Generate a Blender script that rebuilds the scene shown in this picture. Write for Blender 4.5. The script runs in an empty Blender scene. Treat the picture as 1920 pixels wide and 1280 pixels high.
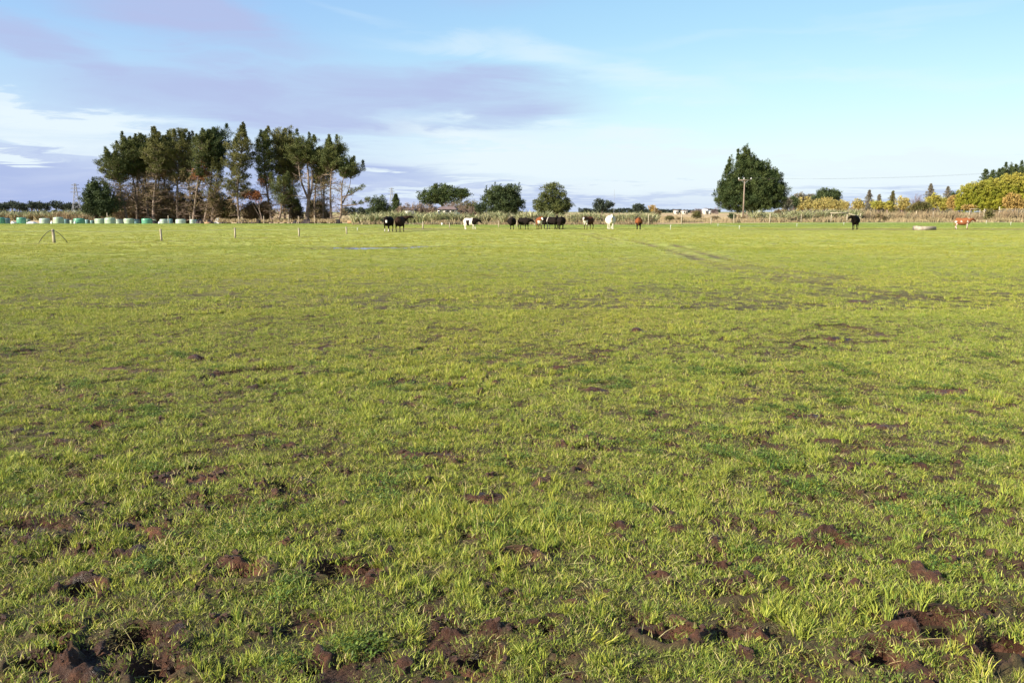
import bpy, bmesh, math, random
import numpy as np
from mathutils import Vector, Matrix
R = math.radians
PI = math.pi
sc = bpy.context.scene
col = sc.collection
random.seed(7)
rng = np.random.default_rng(11)

# ------------------------------------------------------------------ camera
CAM_H = 1.65
FPX = 1550.0                      # focal length in pixels of the 1920 wide photograph
TH = math.atan((640 - 397) / FPX)  # pitch below horizontal
cam = bpy.data.cameras.new('camera')
cam.sensor_width = 36.0
cam.lens = 36.0 * FPX / 1920
cam.clip_start = 0.05
cam.clip_end = 20000
co = bpy.data.objects.new('camera', cam)
col.objects.link(co)
co.location = (0, 0, CAM_H)
co.rotation_euler = (PI / 2 - TH, 0, 0)
sc.camera = co
sc.render.resolution_x, sc.render.resolution_y = 1024, 682

# ------------------------------------------------------------------ light
SUN_EL, SUN_AZ = 26.0, 238.0      # azimuth clockwise from +Y (the view direction)
sd = Vector((math.sin(R(SUN_AZ)) * math.cos(R(SUN_EL)), math.cos(R(SUN_AZ)) * math.cos(R(SUN_EL)), math.sin(R(SUN_EL))))
sun = bpy.data.lights.new('sun', 'SUN')
sun.energy = 5.0
sun.angle = R(0.53)
sun.color = (1.0, 0.90, 0.76)
so = bpy.data.objects.new('sun', sun)
col.objects.link(so)
so.rotation_euler = sd.to_track_quat('Z', 'Y').to_euler()
so.location = (-30, -30, 40)

vs = sc.view_settings
vs.view_transform = 'Standard'
vs.look = 'None'
vs.exposure = 1.4
vs.gamma = 1.0
vs.use_curve_mapping = False
sc.cycles.max_bounces = 6
sc.cycles.diffuse_bounces = 3
sc.cycles.transparent_max_bounces = 6


# ------------------------------------------------------------------ node helper
class NT:
    def __init__(s, tree):
        s.t = tree

    def n(s, typ, **kw):
        nd = s.t.nodes.new(typ)
        for k, v in kw.items():
            setattr(nd, k, v)
        return nd

    def put(s, sock, v):
        if v is None:
            return
        if isinstance(v, bpy.types.NodeSocket):
            s.t.links.new(v, sock)
        else:
            if sock.type == 'RGBA' and len(v) == 3:
                v = (*v, 1)
            sock.default_value = v

    def m(s, op, a, b=None, c=None, clamp=False):
        nd = s.n('ShaderNodeMath', operation=op, use_clamp=clamp)
        for i, v in enumerate((a, b, c)):
            s.put(nd.inputs[i], v)
        return nd.outputs[0]

    def mix(s, f, a, b, blend='MIX'):
        nd = s.n('ShaderNodeMix', data_type='RGBA', blend_type=blend)
        s.put(nd.inputs[0], f)
        s.put(nd.inputs[6], a)
        s.put(nd.inputs[7], b)
        return nd.outputs[2]

    def noise(s, vec, scale, detail=4, rough=.55, dist=0.0, out=0):
        nd = s.n('ShaderNodeTexNoise')
        s.put(nd.inputs['Vector'], vec)
        nd.inputs['Scale'].default_value = scale
        nd.inputs['Detail'].default_value = detail
        nd.inputs['Roughness'].default_value = rough
        nd.inputs['Distortion'].default_value = dist
        return nd.outputs[out]

    def ss(s, x, lo, hi, a=0.0, b=1.0):
        nd = s.n('ShaderNodeMapRange', interpolation_type='SMOOTHSTEP')
        for i, v in enumerate((x, lo, hi, a, b)):
            s.put(nd.inputs[i], v)
        return nd.outputs[0]

    def comb(s, x, y, z):
        nd = s.n('ShaderNodeCombineXYZ')
        for i, v in enumerate((x, y, z)):
            s.put(nd.inputs[i], v)
        return nd.outputs[0]


# ------------------------------------------------------------------ sky
world = bpy.data.worlds.new('World')
sc.world = world
world.use_nodes = True
wt = world.node_tree
wt.nodes.clear()
W = NT(wt)
sky = W.n('ShaderNodeTexSky', sky_type='NISHITA', sun_disc=False)
sky.sun_elevation = R(SUN_EL)
sky.sun_rotation = R(SUN_AZ)
sky.altitude = 0
sky.air_density = 1.0
sky.dust_density = 0.6
sky.ozone_density = 1.0
tc = W.n('ShaderNodeTexCoord')
sp = W.n('ShaderNodeSeparateXYZ')
W.put(sp.inputs[0], tc.outputs['Generated'])
dx, dy, dz = sp.outputs
az = W.m('ARCTAN2', dx, dy)                # 0 straight ahead, + to the right
el = W.m('ARCSINE', dz)
elc = W.m('MAXIMUM', el, 0.0)
# cloud sheet coordinates: a flat layer seen in perspective
den = W.m('ADD', W.m('MAXIMUM', dz, 0.0), 0.07)
cvec = W.comb(W.m('DIVIDE', dx, den), W.m('DIVIDE', dy, den), 0.0)
n_big = W.noise(cvec, 0.55, 5, .5, .6)
n_mid = W.noise(cvec, 1.6, 6, .6, .8)
warp = W.m('MULTIPLY', W.m('SUBTRACT', n_big, .5), 0.10)
warp2 = W.m('MULTIPLY', W.m('SUBTRACT', n_mid, .5), 0.05)


def sky_blob(px, py, wx, wy, tilt=0.0):
    """soft elongated patch of cloud centred on a direction"""
    a0 = math.atan((px - 960) / FPX)
    e0 = (397 - py) / FPX * math.cos(a0)
    u = W.m('SUBTRACT', az, a0)
    v = W.m('ADD', W.m('ADD', W.m('SUBTRACT', el, e0), warp), warp2)
    v = W.m('ADD', v, W.m('MULTIPLY', u, tilt))
    u2 = W.m('POWER', W.m('DIVIDE', u, wx / FPX), 2.0)
    v2 = W.m('POWER', W.m('DIVIDE', v, wy / FPX), 2.0)
    return W.m('EXPONENT', W.m('MULTIPLY', W.m('ADD', u2, v2), -1.0))


def acc(lst):
    r = lst[0]
    for x in lst[1:]:
        r = W.m('MAXIMUM', r, x)
    return r


lav = acc([sky_blob(560, 195, 430, 66, .03), sky_blob(400, 70, 240, 52, .12), W.m('MULTIPLY', sky_blob(140, 120, 190, 40, .22), .9),
           sky_blob(900, 195, 230, 60, 0.02), sky_blob(90, 345, 420, 58, 0.0), sky_blob(520, 330, 380, 60, .05),
           W.m('MULTIPLY', sky_blob(940, 10, 150, 60, 0.0), .5), W.m('MULTIPLY', sky_blob(1100, 372, 640, 16, 0.0), .6), W.m('MULTIPLY', sky_blob(120, 283, 150, 12, .03), .6),
           W.m('MULTIPLY', sky_blob(1800, 362, 420, 22, 0.0), .7)])
wht = acc([sky_blob(60, 212, 220, 15, .10), sky_blob(150, 256, 170, 17, .14), sky_blob(30, 299, 70, 6, .0), W.m('MULTIPLY', sky_blob(690, 42, 130, 10, .20), .18),
           W.m('MULTIPLY', sky_blob(860, 98, 200, 17, .10), .32), W.m('MULTIPLY', sky_blob(1010, 118, 150, 24, .16), .35), W.m('MULTIPLY', sky_blob(1200, 165, 200, 26, .20), .35),
           sky_blob(1020, 262, 230, 20, .05), sky_blob(1080, 308, 270, 26, .03), W.m('MULTIPLY', sky_blob(1600, 325, 500, 34, .0), .8),
           W.m('MULTIPLY', sky_blob(1500, 90, 450, 14, -.03), .22), W.m('MULTIPLY', sky_blob(1650, 160, 400, 22, .03), .25), W.m('MULTIPLY', sky_blob(760, 355, 240, 10, .02), .6)])
n_fine = W.noise(W.comb(W.m('MULTIPLY', az, 2.2), W.m('MULTIPLY', el, 13.0), 0.3), 2.2, 6, .55, .5)
f_lav = W.m('MULTIPLY', W.ss(lav, .15, .85), W.ss(n_fine, .28, .62, .55, 1.0))
f_wht = W.m('MULTIPLY', W.ss(wht, .04, .62), W.ss(n_fine, .32, .56, .40, 1.0))
# thin cloud outside the picture so that the whole sky is one weather
f_out = W.m('MULTIPLY', W.ss(n_big, .52, .75), W.ss(W.m('ABSOLUTE', az), .7, 1.1))
base = W.n('ShaderNodeHueSaturation')
W.put(base.inputs['Color'], sky.outputs[0])
base.inputs['Hue'].default_value = 0.49
base.inputs['Saturation'].default_value = 1.05
base.inputs['Value'].default_value = 1.0
SK = 0.090
gr = W.n('ShaderNodeValToRGB')
cr = gr.color_ramp
cr.elements[0].position = 0.0
cr.elements[0].color = (.58, .72, .96, 1)
cr.elements[1].position = 1.0
cr.elements[1].color = (.10, .22, .60, 1)
for q_, c_ in ((.03, (.76, .90, 1.0)), (.07, (.76, .97, 1.0)), (.13, (.61, .92, 1.0)), (.20, (.45, .77, .98)), (.27, (.36, .66, .96)), (.5, (.22, .46, .88))):
    e_ = cr.elements.new(q_)
    e_.color = (*c_, 1)
W.put(gr.inputs[0], elc)
grad = W.mix(1.0, gr.outputs[0], (4.15, 4.15, 4.15), 'MULTIPLY')
# bluer and deeper towards the left, away from the bright part of the sky
grad = W.mix(W.ss(az, -.45, .35, 1.0, 0.0), grad, W.mix(1.0, grad, (.84, .80, .97), 'MULTIPLY'))
skyc = W.mix(W.ss(W.m('ABSOLUTE', az), 1.2, 2.4, .88, .35), base.outputs[0], grad)
c1 = W.mix(W.m('MULTIPLY', f_lav, .88), skyc, W.mix(W.ss(el, .02, .11), (1.68, 2.1, 3.4), (1.98, 2.27, 3.45)))
c2 = W.mix(W.m('MULTIPLY', f_wht, .92), c1, (3.5, 4.0, 4.25))
c3 = W.mix(W.m('MULTIPLY', f_out, .6), c2, (2.4, 2.65, 3.5))
bg = W.n('ShaderNodeBackground')
W.put(bg.inputs[0], c3)
bg.inputs[1].default_value = SK
wo = W.n('ShaderNodeOutputWorld')
wt.links.new(bg.outputs[0], wo.inputs[0])


# ------------------------------------------------------------------ picture measurements -> places
def depth(Y, Z=0.0):
    return Y * math.cos(TH) - (Z - CAM_H) * math.sin(TH)


def PX(px, Y, Z=0.0):
    return (px - 960) / FPX * depth(Y, Z)


def PZ(py, Y):
    k = (640 - py) / FPX
    c, s = math.cos(TH), math.sin(TH)
    return CAM_H + Y * (k * c - s) / (c + k * s)


def GY(py):
    return CAM_H / math.tan(TH + math.atan((py - 640) / FPX))


def G(px, py):
    Y = GY(py)
    return (PX(px, Y), Y)


# ------------------------------------------------------------------ numpy noise
def _hash(ix, iy, seed):
    h = (ix.astype(np.int64) * 374761393 + iy.astype(np.int64) * 668265263 + seed * 1442695041) & 0xFFFFFFFF
    h = ((h ^ (h >> 13)) * 1274126177) & 0xFFFFFFFF
    h = ((h ^ (h >> 16)) * 2246822519) & 0xFFFFFFFF
    h = h ^ (h >> 15)
    return (h & 0xFFFFFF).astype(np.float64) / float(0xFFFFFF)


def vnoise(x, y, seed=0):
    ix, iy = np.floor(x), np.floor(y)
    fx, fy = x - ix, y - iy
    fx = fx * fx * fx * (fx * (fx * 6 - 15) + 10)
    fy = fy * fy * fy * (fy * (fy * 6 - 15) + 10)
    a = _hash(ix, iy, seed)
    b = _hash(ix + 1, iy, seed)
    c = _hash(ix, iy + 1, seed)
    d = _hash(ix + 1, iy + 1, seed)
    return ((a * (1 - fx) + b * fx) * (1 - fy) + (c * (1 - fx) + d * fx) * fy) * 2 - 1


def fbm(x, y, seed=0, oct=4, gain=.5):
    r, a, s = 0, 1.0, 0.0
    for i in range(oct):
        ca, sa = math.cos(i * 1.1 + .4), math.sin(i * 1.1 + .4)
        r = r + a * vnoise((x * ca - y * sa) * 2 ** i + i * 17.3, (x * sa + y * ca) * 2 ** i - i * 9.1, seed + i * 7)
        s += a
        a *= gain
    return r / s


def sst(x, lo, hi):
    t = np.clip((x - lo) / (hi - lo), 0, 1)
    return t * t * (3 - 2 * t)


# ------------------------------------------------------------------ terrain functions
# explicit hoof holes and clods read off the photograph: (px, py, radius m, height m (+clod / -hole), stretch)
MARKS = [(875, 1000, .10, -.10, 1.3), (962, 1050, .13, -.15, 1.2), (655, 1066, .13, -.13, 1.5), (445, 1072, .12, -.13, 1.3),
         (735, 1035, .07, .07, 1.0), (1604, 1098, .075, .075, 1.2), (1690, 1185, .10, .075, 1.5), (1418, 1180, .09, .07, 1.3),
         (1800, 1238, .09, .07, 1.2), (1300, 1192, .09, .05, 1.4), (1255, 1185, .10, -.13, 1.3), (150, 1085, .09, .05, 1.3),
         (160, 1100, .09, -.10, 1.1), (255, 998, .12, -.11, 1.4), (60, 990, .16, -.12, 1.7), (240, 1035, .10, .05, 1.3),
         (210, 1030, .10, .05, 1.3), (110, 1180, .09, -.10, 1.3), (80, 1240, .09, -.10, 1.4), (270, 1200, .12, -.12, 1.4),
         (20, 1120, .08, .04, 1.3), (440, 1050, .14, .04, 1.8), (925, 1170, .09, .06, 1.2), (905, 1230, .08, -.08, 1.2),
         (1380, 1100, .10, -.12, 1.5), (1490, 1015, .08, .05, 1.3), (1560, 1010, .09, -.09, 1.3), (1755, 905, .10, .06, 1.4),
         (1840, 1040, .10, .05, 1.3), (1690, 1060, .08, .06, 1.2), (1820, 1155, .11, .06, 1.5), (1750, 1165, .12, -.12, 1.5),
         (1880, 1210, .10, -.12, 1.4), (1640, 1230, .12, -.11, 1.3), (1600, 1225, .08, .07, 1.2), (1480, 1090, .07, .05, 1.2),
         (1065, 800, .10, .06, 1.2), (1195, 623, .22, .10, 1.3), (905, 927, .13, .02, 2.2), (787, 852, .16, .02, 2.6),
         (305, 898, .14, .03, 2.2), (1660, 803, .2, .04, 2.2), (1080, 1130, .09, .04, 1.2), (535, 1018, .08, .05, 1.2),
         (1240, 1075, .07, .05, 1.3), (1350, 1060, .07, .05, 1.2), (700, 1085, .10, .04, 1.4), (330, 1190, .1, .04, 1.6),
         (560, 900, .12, .04, 1.6), (400, 890, .12, .05, 1.4), (1520, 783, .15, .04, 2.0), (1780, 735, .2, .04, 2.0),
         (1610, 565, .25, .05, 1.8), (1050, 690, .18, .05, 1.4), (365, 672, .16, .08, 1.2), (1570, 635, .2, .04, 2.2),
         (205, 690, .2, .02, 1.4), (1115, 730, .15, .05, 1.4), (1010, 1180, .09, -.09, 1.2), (1690, 935, .1, .05, 1.3)]
MK = [(*G(a, b), r * (.85 if h < 0 else .52), h * (.85 if h < 0 else .55), st) for a, b, r, h, st in MARKS]

TRACKS = [([(1090, 437), (1130, 448)], .22), ([(1112, 437), (1160, 450)], .22),
          ([(1180, 449), (1240, 464), (1290, 478), (1340, 494), (1390, 506), (1480, 520), (1600, 543), (1700, 556)], .30),
          ([(1262, 458), (1300, 468), (1340, 480), (1400, 495), (1490, 510), (1600, 524)], .26)]
TRACKS = [([G(*p) for p in t], w) for t, w in TRACKS]
WORN = [([(-60, 459), (110, 456.5), (303, 452.5), (441, 447), (561, 444), (650, 440.5), (720, 436), (760, 433.5), (830, 431), (920, 429), (960, 427.5)], .55)]
WORN = [([G(*p) for p in t], w) for t, w in WORN]
PUDC = G(682, 465)


def seg_dist(x, y, pts):
    d = np.full(x.shape, 1e9)
    for (x0, y0), (x1, y1) in zip(pts[:-1], pts[1:]):
        vx, vy = x1 - x0, y1 - y0
        t = np.clip(((x - x0) * vx + (y - y0) * vy) / (vx * vx + vy * vy), 0, 1)
        d = np.minimum(d, np.hypot(x - x0 - t * vx, y - y0 - t * vy))
    return d


def cells(x, y, size, seed, prob):
    """random hoof prints and clods, at most one per cell -> height and bare-mud mask"""
    H = np.zeros_like(x)
    M = np.zeros_like(x)
    cx, cy = np.floor(x / size), np.floor(y / size)
    wx = x + .022 * vnoise(x * 22, y * 22, 91) + .01 * vnoise(x * 50, y * 50, 93)
    wy = y + .022 * vnoise(x * 22, y * 22, 92) + .01 * vnoise(x * 50, y * 50, 94)
    for i in (-1, 0, 1):
        for j in (-1, 0, 1):
            ix, iy = cx + i, cy + j
            jx = (ix + _hash(ix, iy, seed)) * size
            jy = (iy + _hash(ix, iy, seed + 1)) * size
            a = _hash(ix, iy, seed + 2)
            k = _hash(ix, iy, seed + 3)
            rad = size * (.20 + .22 * _hash(ix, iy, seed + 4))
            ang = _hash(ix, iy, seed + 5) * PI
            ca, sa = np.cos(ang), np.sin(ang)
            u = (wx - jx) * ca + (wy - jy) * sa
            v = -(wx - jx) * sa + (wy - jy) * ca
            r = np.hypot(u / (rad * 1.3), v / (rad * .85))
            on = a < prob
            hole = k < .66
            dep = size * (.26 + .20 * _hash(ix, iy, seed + 6))
            hh = np.where(hole, -dep * (1 - sst(r, .45, 1.0)) + .3 * dep * np.exp(-((r - 1.2) / .22) ** 2),
                          dep * .42 * (1 - sst(r, .25, 1.05)))
            mm = np.where(hole, 1 - sst(r, .95, 1.35), 1 - sst(r, .95, 1.15))
            H += np.where(on, hh, 0)
            M = np.maximum(M, np.where(on, mm, 0))
    return H, M


def dry_field(x, y):
    """how much a place belongs to the dry rough land beyond the paddock (1) or to the paddock (0)"""
    edge = np.interp(x, [-90, -55, -20, -2, 18, 30, 45, 90], [123, 123, 118, 106, 107, 122, 130, 134])
    return sst(y, edge, edge + 2.0)


TW = [1.0]


def terrain(x, y):
    x = np.asarray(x, float)
    y = np.asarray(y, float)
    d = np.hypot(x, y)
    near = 1 - sst(d, 3.5, 12)
    midf = 1 - sst(d, 25, 60)
    patch = fbm(x * .55, y * .55, 5, 4)
    left = 1 - sst(x, -1.2, .2)
    pug = np.clip(.12 + .28 * near + .5 * patch * (0.25 + near), 0, 1)
    H = .03 * fbm(x * .5, y * .5, 31, 3) + .012 * fbm(x * 3, y * 3, 33, 3) * midf
    h1, m1 = cells(x, y, .135, 101, pug * .75)
    h2, m2 = cells(x + 31.7, y + 11.3, .27, 131, np.clip(.01 + .12 * near + .3 * patch, 0, .5) * .4)
    h3, m3 = cells(x + 7.7, y + 3.3, 1.3, 161, np.where(d > 8, np.clip(.08 + .15 * patch, 0, .25), 0))
    H = H + (h1 * .85 + h2 * .8) * (.15 + .85 * (1 - sst(d, 10, 24))) + np.clip(h3, -.04, .04) * .5 * midf
    M = np.maximum(np.maximum(m1, m2 * .95), m3 * .28)
    # rough trodden mud where the patch noise is high
    fine = fbm(x * 7.5, y * 7.5, 61, 4)
    th = .50 - .10 * near
    bare = sst(patch * .55 + fine * .75, th, th + .16) * (.13 + .87 * near)
    H = H + bare * near * .035 * fbm(x * 12, y * 12, 71, 4)
    H = H + np.clip(M * 1.2, .2, 1) * near * (.018 * fbm(x * 17, y * 17, 73, 3) + .018 * np.abs(fbm(x * 30, y * 30, 74, 2)))
    M = np.maximum(M * (.55 + .45 * near), bare * .9)
    wx = x + .03 * vnoise(x * 12, y * 12, 191)
    wy = y + .03 * vnoise(x * 12, y * 12, 192)
    for (mx, my, r0, h, st) in MK:
        sel = (np.abs(x - mx) < r0 * 4) & (np.abs(y - my) < r0 * 4)
        if not sel.any():
            continue
        r = np.hypot((wx[sel] - mx) / (r0 * st), (wy[sel] - my) / r0)
        if h < 0:
            hh = h * (1 - sst(r, .45, 1.05)) - .25 * h * np.exp(-((r - 1.2) / .2) ** 2)
            keep = 1 - (1 - sst(r, .9, 1.2))
        else:
            hh = h * (1 - sst(r, .25, 1.05)) * (1 + .35 * fbm(x[sel] * 16, y[sel] * 16, 77, 3))
            keep = 1 - (1 - sst(r, .9, 1.1)) * .6
        H[sel] = H[sel] * keep + hh
        M[sel] = np.maximum(M[sel], 1 - sst(r, 1.0, 1.25))
    # small bare gaps everywhere between the plants, more of them close by and towards the corners
    side = .62 + .38 * sst(np.abs(x + .2), .6, 2.6)
    frq = 8.0
    gp = fbm(x * frq, y * frq, 451, 3) + .22 * patch
    lo = .23 - .235 * near * side
    gap = sst(gp, lo, lo + .16) * (1 - sst(d, 11, 20))
    gp2 = fbm(x * 6.0, y * 6.0, 461, 3)
    gap2 = sst(gp2, .34, .48) * sst(d, 6, 12) * (1 - sst(d, 60, 100))
    H = H - .022 * gap * (.3 + .7 * near)
    M = np.maximum(M, np.maximum(gap * .85, gap2 * .6))
    # tyre tracks, worn fence line
    for pts, w in TRACKS:
        t = np.exp(-(seg_dist(x, y, pts) / (w * TW[0])) ** 2) * np.clip(.80 + .8 * fbm(x * .7, y * .7, 41, 3), 0, 1) * (1 - .65 * sst(x, 7, 16))
        H = H - .05 * t
        M = np.maximum(M, t * .88)
    for pts, w in WORN:
        t = np.exp(-(seg_dist(x, y, pts) / w) ** 2) * np.clip(.6 + 1.2 * fbm(x * .5, y * .9, 43, 3), 0, 1)
        H = H - .06 * t
        M = np.maximum(M, t * .95)
    # trodden strips by the cattle
    t = np.exp(-((y - 79.5) / 3.2) ** 2) * sst(x, 18, 26) * np.clip(.75 + .8 * fbm(x * .2, y * .5, 45, 3), 0, 1)
    M = np.maximum(M, t * .9)
    t = np.exp(-((y - 80) / 3.5) ** 2 - ((x + 9) / 5) ** 2)
    M = np.maximum(M, t * .85)
    # the shallow puddle
    pd = np.hypot((x - PUDC[0] + .1) / 3.6, (y - PUDC[1] - .3) / 2.1) + .75 * fbm(x * 1.1, y * 1.9, 47, 3)
    pd2 = np.hypot((x - PUDC[0] - 3.0) / 3.5, (y - PUDC[1] - 1.9) / .8) + .6 * fbm(x * .9, y * 1.6, 48, 3)
    pw = np.maximum(1 - sst(pd, .55, 1.0), .75 * (1 - sst(pd2, .5, 1.0)))
    H = H * (1 - pw) - .07 * pw
    M = np.maximum(M, pw)
    box = (1 - sst(np.abs(x - PUDC[0] - .5), 7, 8)) * (1 - sst(np.abs(y - PUDC[1]), 4.5, 5.5)) * (1 - pw)
    H = H * (1 - box) + np.maximum(H, .0) * box
    dry = dry_field(x, y)
    # ground falls away behind the rise on the left
    H = H - .62 * sst(y, 118, 123) * (1 - sst(x, -30, -22))
    M = M * (1 - dry)
    return H, np.clip(M, 0, 1), dry


# ------------------------------------------------------------------ mesh helpers
def new_mesh(name, V, F, smooth=False):
    """V (n,3), F list/array of quads"""
    V = np.ascontiguousarray(V, np.float32)
    F = np.ascontiguousarray(F, np.int32)
    me = bpy.data.meshes.new(name)
    me.vertices.add(len(V))
    me.vertices.foreach_set('co', V.ravel())
    k = F.shape[1]
    me.loops.add(F.size)
    me.loops.foreach_set('vertex_index', F.ravel())
    me.polygons.add(len(F))
    me.polygons.foreach_set('loop_start', np.arange(0, F.size, k, dtype=np.int32))
    if smooth:
        me.polygons.foreach_set('use_smooth', np.ones(len(F), bool))
    me.update(calc_edges=True)
    return me


def add_col(me, name, C):
    C = np.asarray(C, np.float32)
    a = me.attributes.new(name, 'FLOAT_COLOR', 'POINT')
    if C.shape[1] == 3:
        C = np.concatenate([C, np.ones((len(C), 1), np.float32)], 1)
    a.data.foreach_set('color', C.ravel())


class Geo:
    """collects quads"""
    def __init__(s):
        s.V, s.F, s.n = [], [], 0

    def add(s, V, F):
        V = np.asarray(V, np.float64).reshape(-1, 3)
        s.V.append(V)
        s.F.append(np.asarray(F, np.int64).reshape(-1, 4) + s.n)
        s.n += len(V)

    def quads(s, Q):
        Q = np.asarray(Q).reshape(-1, 3)
        s.add(Q, np.arange(len(Q)).reshape(-1, 4))

    def box(s, c, d, rz=0.0, taper=1.0, M=None):
        x, y, z = d[0] / 2, d[1] / 2, d[2] / 2
        P = np.array([(-x, -y, -z), (x, -y, -z), (x, y, -z), (-x, y, -z),
                      (-x * taper, -y * taper, z), (x * taper, -y * taper, z), (x * taper, y * taper, z), (-x * taper, y * taper, z)])
        if M is not None:
            P = P @ np.array(M).T
        ca, sa = math.cos(rz), math.sin(rz)
        P = P @ np.array([(ca, sa, 0), (-sa, ca, 0), (0, 0, 1)])
        s.add(P + np.array(c), [(3, 2, 1, 0), (4, 5, 6, 7), (0, 1, 5, 4), (1, 2, 6, 5), (2, 3, 7, 6), (3, 0, 4, 7)])

    def tube(s, P, r, sides=6, cap=False):
        P = np.asarray(P, float)
        r = np.broadcast_to(np.asarray(r, float), (len(P),))
        T = np.gradient(P, axis=0)
        T /= np.linalg.norm(T, axis=1)[:, None] + 1e-9
        up = np.array([0, 0, 1.0]) if abs(T[0, 2]) < .8 else np.array([1.0, 0, 0])
        A = np.cross(T, up)
        A /= np.linalg.norm(A, axis=1)[:, None] + 1e-9
        B = np.cross(T, A)
        th = np.arange(sides) * 2 * PI / sides
        V = P[:, None, :] + r[:, None, None] * (A[:, None, :] * np.cos(th)[None, :, None] + B[:, None, :] * np.sin(th)[None, :, None])
        if cap:
            V = np.concatenate([np.repeat(P[:1][:, None, :], sides, 1), V, np.repeat(P[-1:][:, None, :], sides, 1)], 0)
        n = len(V)
        i = np.arange(n - 1)[:, None] * sides
        j = np.arange(sides)[None, :]
        j2 = (j + 1) % sides
        F = np.stack([i + j, i + j2, i + sides + j2, i + sides + j], -1).reshape(-1, 4)
        s.add(V.reshape(-1, 3), F)

    def merge(s, other):
        s.split = len(s.F)
        for V, F in zip(other.V, other.F):
            s.V.append(V)
            s.F.append(F + s.n)
        s.n += other.n

    def build(s, name, mat, parent=None, smooth=False, link=True, mat2=None):
        me = new_mesh(name, np.concatenate(s.V), np.concatenate(s.F), smooth)
        if mat2:
            k = sum(len(f) for f in s.F[:s.split])
            mi = np.zeros(len(me.polygons), np.int32)
            mi[k:] = 1
            me.polygons.foreach_set('material_index', mi)
            me.materials.append(mat)
            mat, m2_ = None, mat2
            me.materials.append(m2_)
        if mat:
            me.materials.append(mat)
        o = bpy.data.objects.new(name, me)
        if link:
            col.objects.link(o)
        if parent:
            o.parent = parent
        return o


def leaf_quads(P, D, L, Wd, r=rng):
    """long thin quads from P along D"""
    n = len(P)
    D = D / (np.linalg.norm(D, axis=1)[:, None] + 1e-9)
    S = np.cross(D, r.normal(size=(n, 3)))
    S /= np.linalg.norm(S, axis=1)[:, None] + 1e-9
    L = np.broadcast_to(L, (n,))[:, None]
    Wd = np.broadcast_to(Wd, (n,))[:, None]
    return np.stack([P - S * Wd * .5, P + S * Wd * .5, P + D * L + S * Wd * .28, P + D * L - S * Wd * .28], 1)


def clump_leaves(C, rad, k, L, Wd, up=.3, flat=.75, spread=.75, r=rng):
    """leaf tufts filling ellipsoidal clumps at C; leaves point outwards"""
    C = np.repeat(C, k, 0)
    rad = np.repeat(np.broadcast_to(rad, (len(C) // k,)), k)
    U = r.normal(size=C.shape)
    U /= np.linalg.norm(U, axis=1)[:, None]
    q = rad[:, None] * (r.random((len(C), 1)) ** .5) * spread
    P = C + U * q * np.array([1, 1, flat])
    D = U + r.normal(size=C.shape) * .45 + np.array([0, 0, up])
    return leaf_quads(P, D, L * (.6 + .8 * r.random(len(C))), Wd * (.7 + .6 * r.random(len(C))), r)


def tag(o, label, cat, group=None, kind=None):
    if label:
        o['label'] = label
    if cat:
        o['category'] = cat
    if group:
        o['group'] = group
    if kind:
        o['kind'] = kind
    return o


def thing(name, label, cat, loc=(0, 0, 0), rz=0.0, group=None):
    o = bpy.data.objects.new(name, None)
    o.empty_display_size = .3
    col.objects.link(o)
    o.location = loc
    o.rotation_euler = (0, 0, rz)
    return tag(o, label, cat, group)


# ------------------------------------------------------------------ materials
def material(name, colA, colB=None, scale=3.0, rough=.85, transl=0.0, spec=.25, bump=0.0, bscale=20, detail=4, attr=None, coord='Object', lo=.35, hi=.65, rnd=0.0):
    m = bpy.data.materials.new(name)
    m.use_nodes = True
    t = m.node_tree
    t.nodes.clear()
    N = NT(t)
    out = N.n('ShaderNodeOutputMaterial')
    p = N.n('ShaderNodeBsdfPrincipled')
    p.inputs['Roughness'].default_value = rough
    p.inputs['Specular IOR Level'].default_value = spec
    tcn = N.n('ShaderNodeTexCoord')
    vec = tcn.outputs[coord]
    if attr:
        a = N.n('ShaderNodeAttribute', attribute_name=attr)
        c = a.outputs['Color']
        if colB is not None:
            c = N.mix(N.ss(N.noise(vec, scale, detail), lo, hi), c, N.mix(1.0, c, colB, 'MULTIPLY'))
    elif colB is not None:
        c = N.mix(N.ss(N.noise(vec, scale, detail), lo, hi), colA, colB)
    else:
        c = colA
    if rnd:
        oi = N.n('ShaderNodeObjectInfo')
        f = N.m('ADD', N.m('MULTIPLY', oi.outputs['Random'], rnd), 1 - rnd / 2)
        c = N.mix(1.0, c if isinstance(c, bpy.types.NodeSocket) else (*c, 1), N.comb(f, f, f), 'MULTIPLY')
    N.put(p.inputs['Base Color'], c)
    if bump:
        b = N.n('ShaderNodeBump')
        b.inputs['Strength'].default_value = bump
        b.inputs['Distance'].default_value = .02
        N.put(b.inputs['Height'], N.noise(vec, bscale, 5, .6))
        N.put(p.inputs['Normal'], b.outputs[0])
    if transl:
        tr = N.n('ShaderNodeBsdfTranslucent')
        N.put(tr.inputs[0], c)
        mx = N.n('ShaderNodeMixShader')
        mx.inputs[0].default_value = transl
        t.links.new(p.outputs[0], mx.inputs[1])
        t.links.new(tr.outputs[0], mx.inputs[2])
        t.links.new(mx.outputs[0], out.inputs[0])
    else:
        t.links.new(p.outputs[0], out.inputs[0])
    return m


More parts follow.
